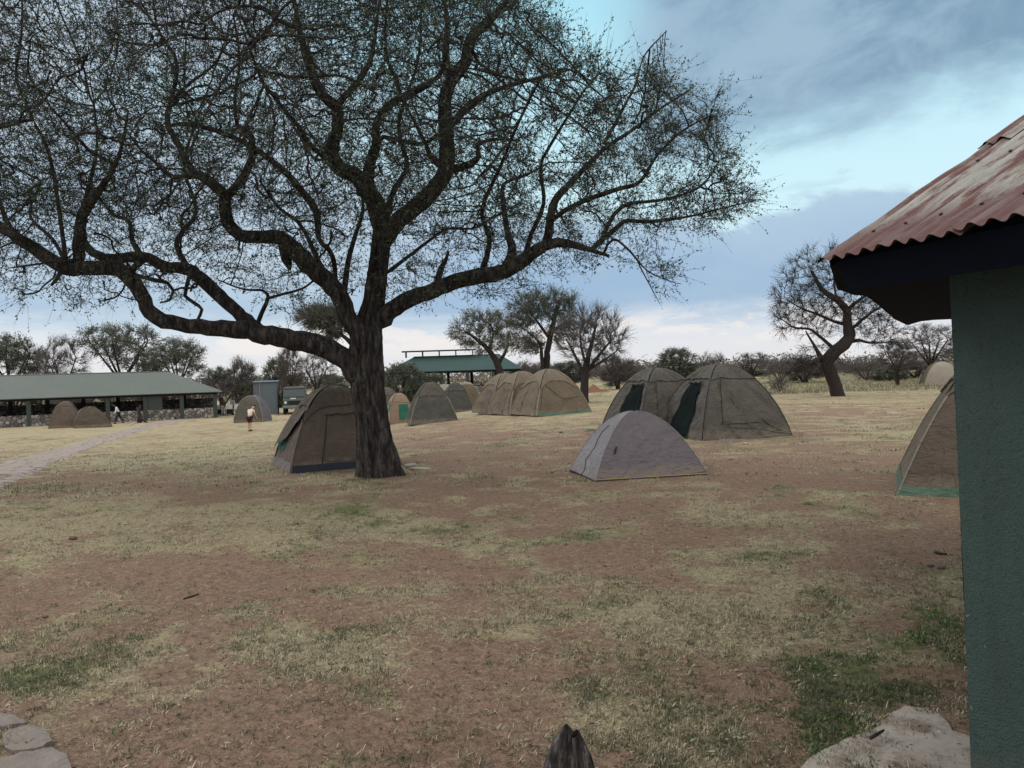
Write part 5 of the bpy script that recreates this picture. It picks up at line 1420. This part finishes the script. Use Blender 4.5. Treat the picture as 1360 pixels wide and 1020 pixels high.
for y_ in (-1.0, .2, 1.4, 2.6): mb.tube([(-.95, y_, 2.67), (.95, y_, 2.67)], .018, 5)
for x in (-.95, .95):
    for y_ in (-1.0, 1.4): mb.tube([(x, y_, 2.5), (x, y_, 2.68)], .018, 5)
mb.build('roof_rack', M_tyre, root)
# tables with white cloths by the end of the hall
M_cloth = simple('white_cloth', (.62, .61, .60), .85, .2, .08); M_legs = simple('dark_table_leg', (.03, .03, .035), .7)
for px, lab in ((289.5, 'white-clothed table at the hall corner, left of the person in the dark top'), (303, 'white-clothed table between the two standing people'), (316, 'white-clothed table touching the left edge of the green-grey tent')):
    p = tpos(px, 74.5); root = thing('table', lab, 'table', p, R(6), 'white-clothed tables by the end of the hall')
    mb = MB()
    mb.grid(lambda u, v: ((u - .5) * .74, (v - .5) * .72, 1.02), 2, 2)
    def skirt(u, v):
        a = u * 4; k = int(a) % 4; f = a - int(a); c = [(-1, -1), (1, -1), (1, 1), (-1, 1)]; x = c[k][0] + (c[(k + 1) % 4][0] - c[k][0]) * f; y = c[k][1] + (c[(k + 1) % 4][1] - c[k][1]) * f
        r_ = 1 + .05 * (1 - v) * (1 + .6 * math.sin(u * 60)); return (x * .37 * r_, y * .36 * r_, 1.02 - .42 * (1 - v))
    mb.grid(skirt, 64, 3); mb.build('tablecloth', M_cloth, root)
    for sx in (-1, 1):
        for sy in (-1, 1):
            mb = MB(); mb.box((sx * .31, sy * .3, .48), (.06, .06, 1.04)); mb.build('leg', M_legs, root)
    mb = MB(); mb.box((0, .1, .40), (.56, .5, .62)); mb.build('dark_box', M_legs, root, bevel=.02)  # plain dark box filling the space below the tablecloth
# dead stump by the stone wall
p = tpos(183, 64.5); mb = MB()
mb.tube([(0, 0, -.1), (.05, 0, .5), (.02, 0, 1.0), (.12, 0, 1.55)], [.22, .17, .13, .07], 9); mb.tube([(.05, 0, .45), (.3, -.1, .25), (.75, -.2, .0)], [.14, .11, .07], 8); mb.tube([(.03, 0, .8), (-.22, 0, 1.35)], [.1, .04], 7)
tag(mb.build('tree_stump', M_bark, None, p), 'forked dead tree stump before the rubble wall, right of the walking man', 'stump')

# ------------------------------------------------------------------ people
M_skd = simple('dark_skin', (.075, .042, .028), .6, .3, .1); M_skl = simple('light_skin', (.42, .25, .18), .6, .3, .1); M_hair = simple('black_hair', (.012, .010, .010), .8)
M_cream = canvas('cream_shirt', (.62, .53, .47), dust=(.55, .45, .4)); M_wht = simple('white_shirt', (.62, .62, .62), .85, .2, .1); M_blk = simple('black_trousers', (.018, .018, .022), .85); M_mar = simple('maroon_shorts', (.035, .014, .022), .85)
M_dkt = simple('dark_brown_top', (.06, .042, .04), .85); M_gry = simple('grey_shirt', (.20, .21, .215), .85); M_plt = simple('pale_trousers', (.34, .33, .33), .85); M_shoe = simple('black_shoe', (.012, .012, .012), .6)
def skinned(nodes, edges, mat, name, parent, sub=2, root_i=0):
    me = bpy.data.meshes.new(name); me.from_pydata([n_[:3] for n_ in nodes], edges, [])
    o = bpy.data.objects.new(name, me); COL.objects.link(o)
    md_ = o.modifiers.new('skin', 'SKIN'); sv = me.skin_vertices[0].data
    for i, n_ in enumerate(nodes):
        sv[i].radius = (n_[3], n_[4] if len(n_) > 4 else n_[3]); sv[i].use_root = (i == root_i)
    s2 = o.modifiers.new('sub', 'SUBSURF'); s2.levels = sub; s2.render_levels = sub
    dg = bpy.context.evaluated_depsgraph_get(); ev = o.evaluated_get(dg); m2 = bpy.data.meshes.new_from_object(ev)
    bpy.data.objects.remove(o); bpy.data.meshes.remove(me)
    m2.name = name; m2.materials.clear(); m2.materials.append(mat)
    m2.polygons.foreach_set('use_smooth', [True] * len(m2.polygons)); return link(name, m2, parent)
def person(label, base_p, yaw, J, skin, top, bottom, short=False, sleeves=True, group=None, h=1.72):
    """J: joints in metres; faces -y"""
    root = thing('person', label, 'person', base_p, yaw)
    V_ = lambda n_: Vector(J[n_])
    nodes = []; ed = []
    def add(p, r_, par=None):
        nodes.append((*p, *(r_ if hasattr(r_, '__len__') else (r_, r_)))); 
        if par is not None: ed.append((par, len(nodes) - 1))
        return len(nodes) - 1
    pel = add(V_('pelvis'), (.13, .10)); wa = add(V_('pelvis').lerp(V_('chest'), .5), (.12, .09), pel); ch = add(V_('chest'), (.15, .105), wa); nk = add(V_('neck'), .055, ch)
    hd = V_('head'); up = (hd - V_('neck')).normalized()
    h1 = add(hd - up * .05, (.062, .072), nk); h2 = add(hd + up * .03, (.078, .092), h1); add(hd + up * .10, (.055, .068), h2)
    for s_ in 'LR':
        sh = add(V_('sh' + s_), .058, ch); e_ = add(V_('el' + s_), .042, sh); w_ = add(V_('wr' + s_), .028, e_)
        d = (V_('wr' + s_) - V_('el' + s_)).normalized(); pm = add(V_('wr' + s_) + d * .06, (.038, .018), w_)
        sd = d.orthogonal().normalized()
        pe = V_('wr' + s_) + d * .10
        for fi in range(4):
            a_ = add(pe + sd * (.026 - .0175 * fi), .0085, pm); add(pe + sd * (.028 - .019 * fi) + d * (.055 + .012 * (fi in (1, 2))) + Vector((0, 0, -.012)), .007, a_)
        add(V_('wr' + s_) + d * .06 + sd * .055, .009, pm)
        hp = add(V_('hip' + s_), .085, pel); kn = add(V_('kn' + s_), .056, hp); an = add(V_('an' + s_), .036, kn); add(V_('an' + s_) + Vector((0, -.13, -.045)), (.04, .025), an)
    skinned(nodes, ed, skin, 'body', root)
    # head details: nose and ears ride on the hair mesh's side of the head
    fwd = (Vector(J.get('face', (0, -1, 0)))).normalized(); side = up.cross(fwd).normalized()
    mb = MB(); mb.ellipsoid(hd + up * .045 - fwd * .018, (.088, .098, .10), 14, 10); mb.build('hair', M_hair, root)
    mb = MB(); mb.ellipsoid(hd + fwd * .088 - up * .005, (.014, .018, .022), 8, 6); mb.build('nose', skin, root)
    mb = MB(); [mb.ellipsoid(hd + side * s_ * .082, (.012, .022, .032), 8, 6) for s_ in (-1, 1)]; mb.build('ears', skin, root)
    mb = MB(); [mb.ellipsoid(hd + fwd * .082 + side * s_ * .032 + up * .022, (.012, .008, .008), 8, 6) for s_ in (-1, 1)]; mb.build('eyes', M_hair, root)
    # shirt
    nodes = []; ed = []
    pel = add(V_('pelvis') + Vector((0, 0, .02)), (.155, .125)); wa = add(V_('pelvis').lerp(V_('chest'), .5), (.15, .12), pel); ch = add(V_('chest'), (.175, .13), wa); add(V_('chest').lerp(V_('neck'), .75), .075, ch)
    for s_ in 'LR':
        sh = add(V_('sh' + s_), .075, ch); e_ = add(V_('sh' + s_).lerp(V_('el' + s_), .55 if not sleeves else 1), .058, sh)
        if sleeves: add(V_('el' + s_).lerp(V_('wr' + s_), .9), .042, e_)
    skinned(nodes, ed, top, 'shirt', root)
    nodes = []; ed = []
    pel = add(V_('pelvis') + Vector((0, 0, -.02)), (.158, .125))
    for s_ in 'LR':
        hp = add(V_('hip' + s_), .105, pel); kn = add(V_('hip' + s_).lerp(V_('kn' + s_), .85 if short else 1), .082, hp)
        if not short: add(V_('kn' + s_).lerp(V_('an' + s_), .95), .062, kn)
    skinned(nodes, ed, bottom, 'shorts' if short else 'trousers', root)
    for s_ in 'LR':
        a_ = V_('an' + s_); mb = MB(); mb.ellipsoid(a_ + Vector((0, -.06, -.045)), (.05, .14, .045), 12, 8); mb.build('shoe', M_shoe, root)
    return root
def stand(lean=0.0, stride=0.0, armf=.1, headf=0.0):
    L = lean; px_ = (0, 0, .93)
    def up(dist, side=0): return (side, -math.sin(L) * dist, .93 + math.cos(L) * dist)
    return dict(pelvis=px_, chest=up(.36), neck=up(.55), head=(0, -math.sin(L + headf) * .72, .93 + math.cos(L) * .55 + math.cos(L + headf) * .17), face=(0, -math.cos(L + headf), -math.sin(L + headf)),
        shL=up(.46, .19), shR=up(.46, -.19), elL=(.24, up(.46)[1] - armf * .5, up(.46)[2] - .27), elR=(-.24, up(.46)[1] - armf * .5, up(.46)[2] - .27),
        wrL=(.2, up(.46)[1] - armf * 1.6, up(.46)[2] - .49), wrR=(-.2, up(.46)[1] - armf * 1.6, up(.46)[2] - .49),
        hipL=(.09, 0, .88), hipR=(-.09, 0, .88), knL=(.10, -stride * .45 - .02, .48), knR=(-.10, stride * .35 - .02, .48), anL=(.10, -stride * .6, .09), anR=(-.10, stride * .85, .09 + .03 * (stride > 0)))
person('person seen from behind, bent forward in a cream shirt, dark maroon shorts and black shoes', at(332, 573), R(158), stand(.38, .05, .16, .35), M_skl, M_cream, M_mar, short=True, sleeves=False)
person('person striding in a white shirt and black trousers before the long hall', at(158, 562.5), R(-62), stand(.34, .42, .1, .3), M_skd, M_wht, M_blk)
person('standing person in a dark brown top and pale trousers between the white-clothed tables', at(296.5, 552), R(10), stand(.05, .04, .05), M_skd, M_dkt, M_plt)
person('standing person in grey clothes just left of the green-grey dome tent', at(309.5, 551), R(-20), stand(.0, .08, .08), M_skd, M_gry, M_gry)

# ------------------------------------------------------------------ the green hut on the right
hE = .45
Cx, Cy, Cz = 2.97 * hE, 7.04 * hE, CAMZ + hE
ev_ = np.array([.63, -1.79]); ev_ /= np.linalg.norm(ev_)      # along the eave, towards the camera
up_ = np.array([-ev_[1], ev_[0]])                              # up the slope, in plan
th = math.atan(.556)
t = NT('rusty_corrugated_iron')
mp = t.mapping((1.0, .14, 1.0)); n1 = t.noise(7.5, 8, .72, vec=mp, dist=.2); n2 = t.noise(16, 8, .75, vec=t.mapping((1, .45, 1))); n3 = t.noise(60, 5, .7)
g_ = t.n.new('ShaderNodeSeparateXYZ'); t.link(t.tc.outputs['Object'], g_.inputs[0])
row = t.math('SINE', t.math('MULTIPLY', g_.outputs[0], 2 * PI / .076))
gal = t.mix(n2, (.15, .155, .15), (.34, .33, .29)); rust = t.mix(n2, (.034, .012, .013), (.120, .036, .030)); pink = t.mix(n2, (.085, .052, .047), (.22, .16, .13))
c = t.mix(t.ramp(n1, [(.44, 0.), (.52, 1.)]), gal, pink)
rm = t.math('ADD', n1, t.math('ADD', t.math('MULTIPLY', row, -.035), t.math('MULTIPLY', t.math('SUBTRACT', n2, .5), .5)))
c = t.mix(t.ramp(rm, [(.46, 0.), (.55, .95)]), c, rust)
lowr = t.ramp(t.math('ADD', g_.outputs[1], t.math('MULTIPLY', n2, -.3)), [(.0, .8), (.22, 0.)])
c = t.mix(lowr, c, (.085, .036, .034))
c = t.mix(t.ramp(n3, [(.62, 0.), (.72, .6)]), c, (.05, .025, .02)); t.color(c); t.rough(.7, .35); t.bump(t.math('ADD', n2, n3), .4, .006)
M_rust = t.m
M_und = simple('shade_black_underside', (.004, .006, .012), .95, .1, .2)  # shade under the roof put into the base colour, near black
t = NT('green_stucco')
n1 = t.noise(2, 5, .6); n2 = t.noise(62, 6, .75, dist=.5); vo = t.voro(110); n3 = t.noise(9, 6, .7)
c = t.mix(n1, (.034, .058, .052), (.050, .078, .070)); c = t.mix(t.ramp(n2, [(.34, .85), (.46, 0.)]), c, (.016, .026, .025))
st_ = t.noise(3.2, 6, .7, vec=t.mapping((2.2, 2.2, .35))); c = t.mix(t.ramp(st_, [(.48, 0.), (.70, .6)]), c, (.030, .040, .036))
gz_ = t.n.new('ShaderNodeSeparateXYZ'); t.link(t.tc.outputs['Object'], gz_.inputs[0]); mud = t.math('ADD', gz_.outputs[2], t.math('MULTIPLY', n3, -.3)); c = t.mix(t.ramp(mud, [(-.0, .35), (.2, 0.)]), c, (.10, .08, .062))
c = t.mix(t.ramp(n3, [(.60, 0.), (.80, .35)]), c, (.09, .13, .125)); c = t.mix(t.ramp(t.noise(21, 3, .5), [(.735, 0.), (.745, .7)]), c, (.22, .24, .23))
t.color(c); t.rough(.85, .25); t.bump(t.math('ADD', t.math('MULTIPLY', n2, 1.0), t.math('MULTIPLY', vo, .5)), .75, .009)
M_stucco = t.m
hut = thing('green_hut', 'dark green stucco hut corner with a rusty corrugated iron roof filling the right border', 'building', (Cx, Cy, 0))
Cw = Vector((Cx, Cy, Cz))
def H(x, y, z): return Vector((x - Cx, y - Cy, z))
# roof sheets in local roof frame: x along eave, y up slope, z normal
Mx = Matrix(((ev_[0], up_[0] * math.cos(th), -up_[0] * math.sin(th)), (ev_[1], up_[1] * math.cos(th), -up_[1] * math.sin(th)), (0, math.sin(th), math.cos(th))))
if Mx.determinant() < 0: print('roof frame left handed')
SL = 3.2; EVL = 2.9; pit = .076; sw = .70
def sheet(x0, x1, y0, y1, dz, tilt, seed, name='corrugated_sheet', par_=None):
    mb = MB(); nx = int((x1 - x0) / pit * 10)
    def f(off):
        def g2(u, v):
            x = x0 + (x1 - x0) * u; e_ = .012 * mnoise.noise(Vector((x * 9, seed, 0))) * (1 - v) + .02 * mnoise.noise(Vector((x * 2, seed + 3, 0))) * (1 - v)
            y = y0 + (y1 - y0) * v + e_
            ded = .010 * mnoise.noise(Vector((x * 1.5, y * 2.5, seed))) + .004 * mnoise.noise(Vector((x * 9, y * 7, seed)))
            return (x, y, dz + tilt * (v) + .0105 * math.sin(x * 2 * PI / pit) + ded - off)
        return g2
    mb.grid(f(0), nx, 26); mb.grid(f(.0022), nx, 26, flip=True)
    o = mb.build(name, M_rust, par_); return o
roof = thing('roof', '', '', (0, 0, 0)); 
for k_2 in ('label', 'category'): del roof[k_2]
roof.parent = hut; roof.matrix_local = Matrix.Translation((0, 0, Cz)) @ Mx.to_4x4()
k2 = 0
x = -.012
while x < EVL:
    for j, (y0, y1) in enumerate(((-.05, 1.45), (1.38, 3.1))):
        sheet(x, x + sw, y0 + rng.uniform(-.012, .012), y1, .010 * (k2 % 2) + .014 * j + .006, .006, k2 * 3 + j, par_=roof)
    x += sw - .05; k2 += 1
sheet(-.028, .14, 1.05, 1.62, .026, .006, 77, par_=roof)      # loose lapped piece along the verge
mb = MB(); mb.ellipsoid((0, 0, 0), (.008, .008, .005), 8, 5); nail = None
for j, yv in enumerate((.12, .78, 1.5, 2.2)):
    for i in range(12):
        x_ = (i * 2 + 2.25) * pit; lc = (x_ + rng.uniform(-.004, .004), yv + rng.uniform(-.015, .015), .028)
        if nail is None: nail = mb.build('nail_head', M_dark, roof, lc)
        else: link('nail_head', nail.data, roof, lc)
# dark boarding and rafters under the sheets
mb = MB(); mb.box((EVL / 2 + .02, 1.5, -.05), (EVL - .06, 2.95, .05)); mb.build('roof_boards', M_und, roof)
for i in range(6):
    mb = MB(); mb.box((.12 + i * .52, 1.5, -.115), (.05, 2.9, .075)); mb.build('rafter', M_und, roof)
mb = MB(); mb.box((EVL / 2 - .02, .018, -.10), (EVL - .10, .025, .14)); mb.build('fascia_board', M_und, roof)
# ceiling and porch wing running off to the back
P3 = (4.66, 8.86); P4 = (4.64, 8.0)
pn = np.array([Cx, Cy]) + ev_ * 2.8 + up_ * .05; pc = np.array([Cx, Cy]) + up_ * .03 - ev_ * .0
poly = [tuple(pn), tuple(pc)]
EDG = [(1102, 352), (1112, 384), (1135, 392), (1150, 393), (1165, 404), (1188, 424), (1205, 432), (1222, 427), (1240, 425), (1262, 424)]
for (px, py) in EDG:
    d = ray(px, py); zc_ = hE - .035; k_3 = zc_ / d[2]; poly.append((d[0] * k_3, d[1] * k_3))
poly += [(7.2, 7.2), (7.2, 2.0), (4.6, -.2)]
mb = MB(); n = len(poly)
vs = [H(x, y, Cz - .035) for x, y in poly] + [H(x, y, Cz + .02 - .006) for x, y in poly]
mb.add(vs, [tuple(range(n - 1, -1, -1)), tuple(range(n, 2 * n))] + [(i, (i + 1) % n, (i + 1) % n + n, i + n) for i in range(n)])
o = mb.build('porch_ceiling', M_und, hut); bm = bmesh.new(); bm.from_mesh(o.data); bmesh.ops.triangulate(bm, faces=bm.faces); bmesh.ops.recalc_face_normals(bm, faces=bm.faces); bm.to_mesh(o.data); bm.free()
ap = H(5.0, 5.2, Cz + .85)
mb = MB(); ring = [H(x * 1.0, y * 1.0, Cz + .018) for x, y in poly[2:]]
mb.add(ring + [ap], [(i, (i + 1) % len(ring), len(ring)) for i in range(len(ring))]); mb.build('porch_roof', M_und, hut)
# wall
Kt = onray(1262, 420, 3.12); Kb = np.array([Kt[0] + .045, Kt[1] - .01])
wl_ = MB()
def wallface(p0b, p0t, dirv, L_, nu, nv, seed):
    def g3(u, v):
        z = -.15 + (Cz - .03 + .15) * v
        b_ = np.array(p0b) * (1 - v) + np.array(p0t[:2]) * v + np.array(dirv) * L_ * u
        nrm = np.array([dirv[1], -dirv[0]])
        k = .008 * mnoise.noise(Vector((b_[0] * 3, b_[1] * 3, z * 2))) + .003 * mnoise.noise(Vector((b_[0] * 30, b_[1] * 30, z * 30)))
        b_ = b_ + nrm * k
        return H(b_[0], b_[1], z)
    return g3
wl_.grid(wallface(Kb, Kt[:2], ev_, 2.3, 150, 160, 1), 150, 160)
wl_.grid(wallface(Kb, Kt[:2], up_, 2.6, 60, 60, 2), 60, 60, flip=True)
for q0, dv_ in ((Kt[:2] + ev_ * 2.3, up_), (Kt[:2] + up_ * 2.6, ev_)):
    L_ = 2.6 if dv_ is up_ else 2.3
    wl_.grid(lambda u, v: H(*(q0 + dv_ * L_ * u), -.15 + (Cz + .12) * v), 4, 4, flip=dv_ is ev_)
wl_.build('wall', M_stucco, hut)
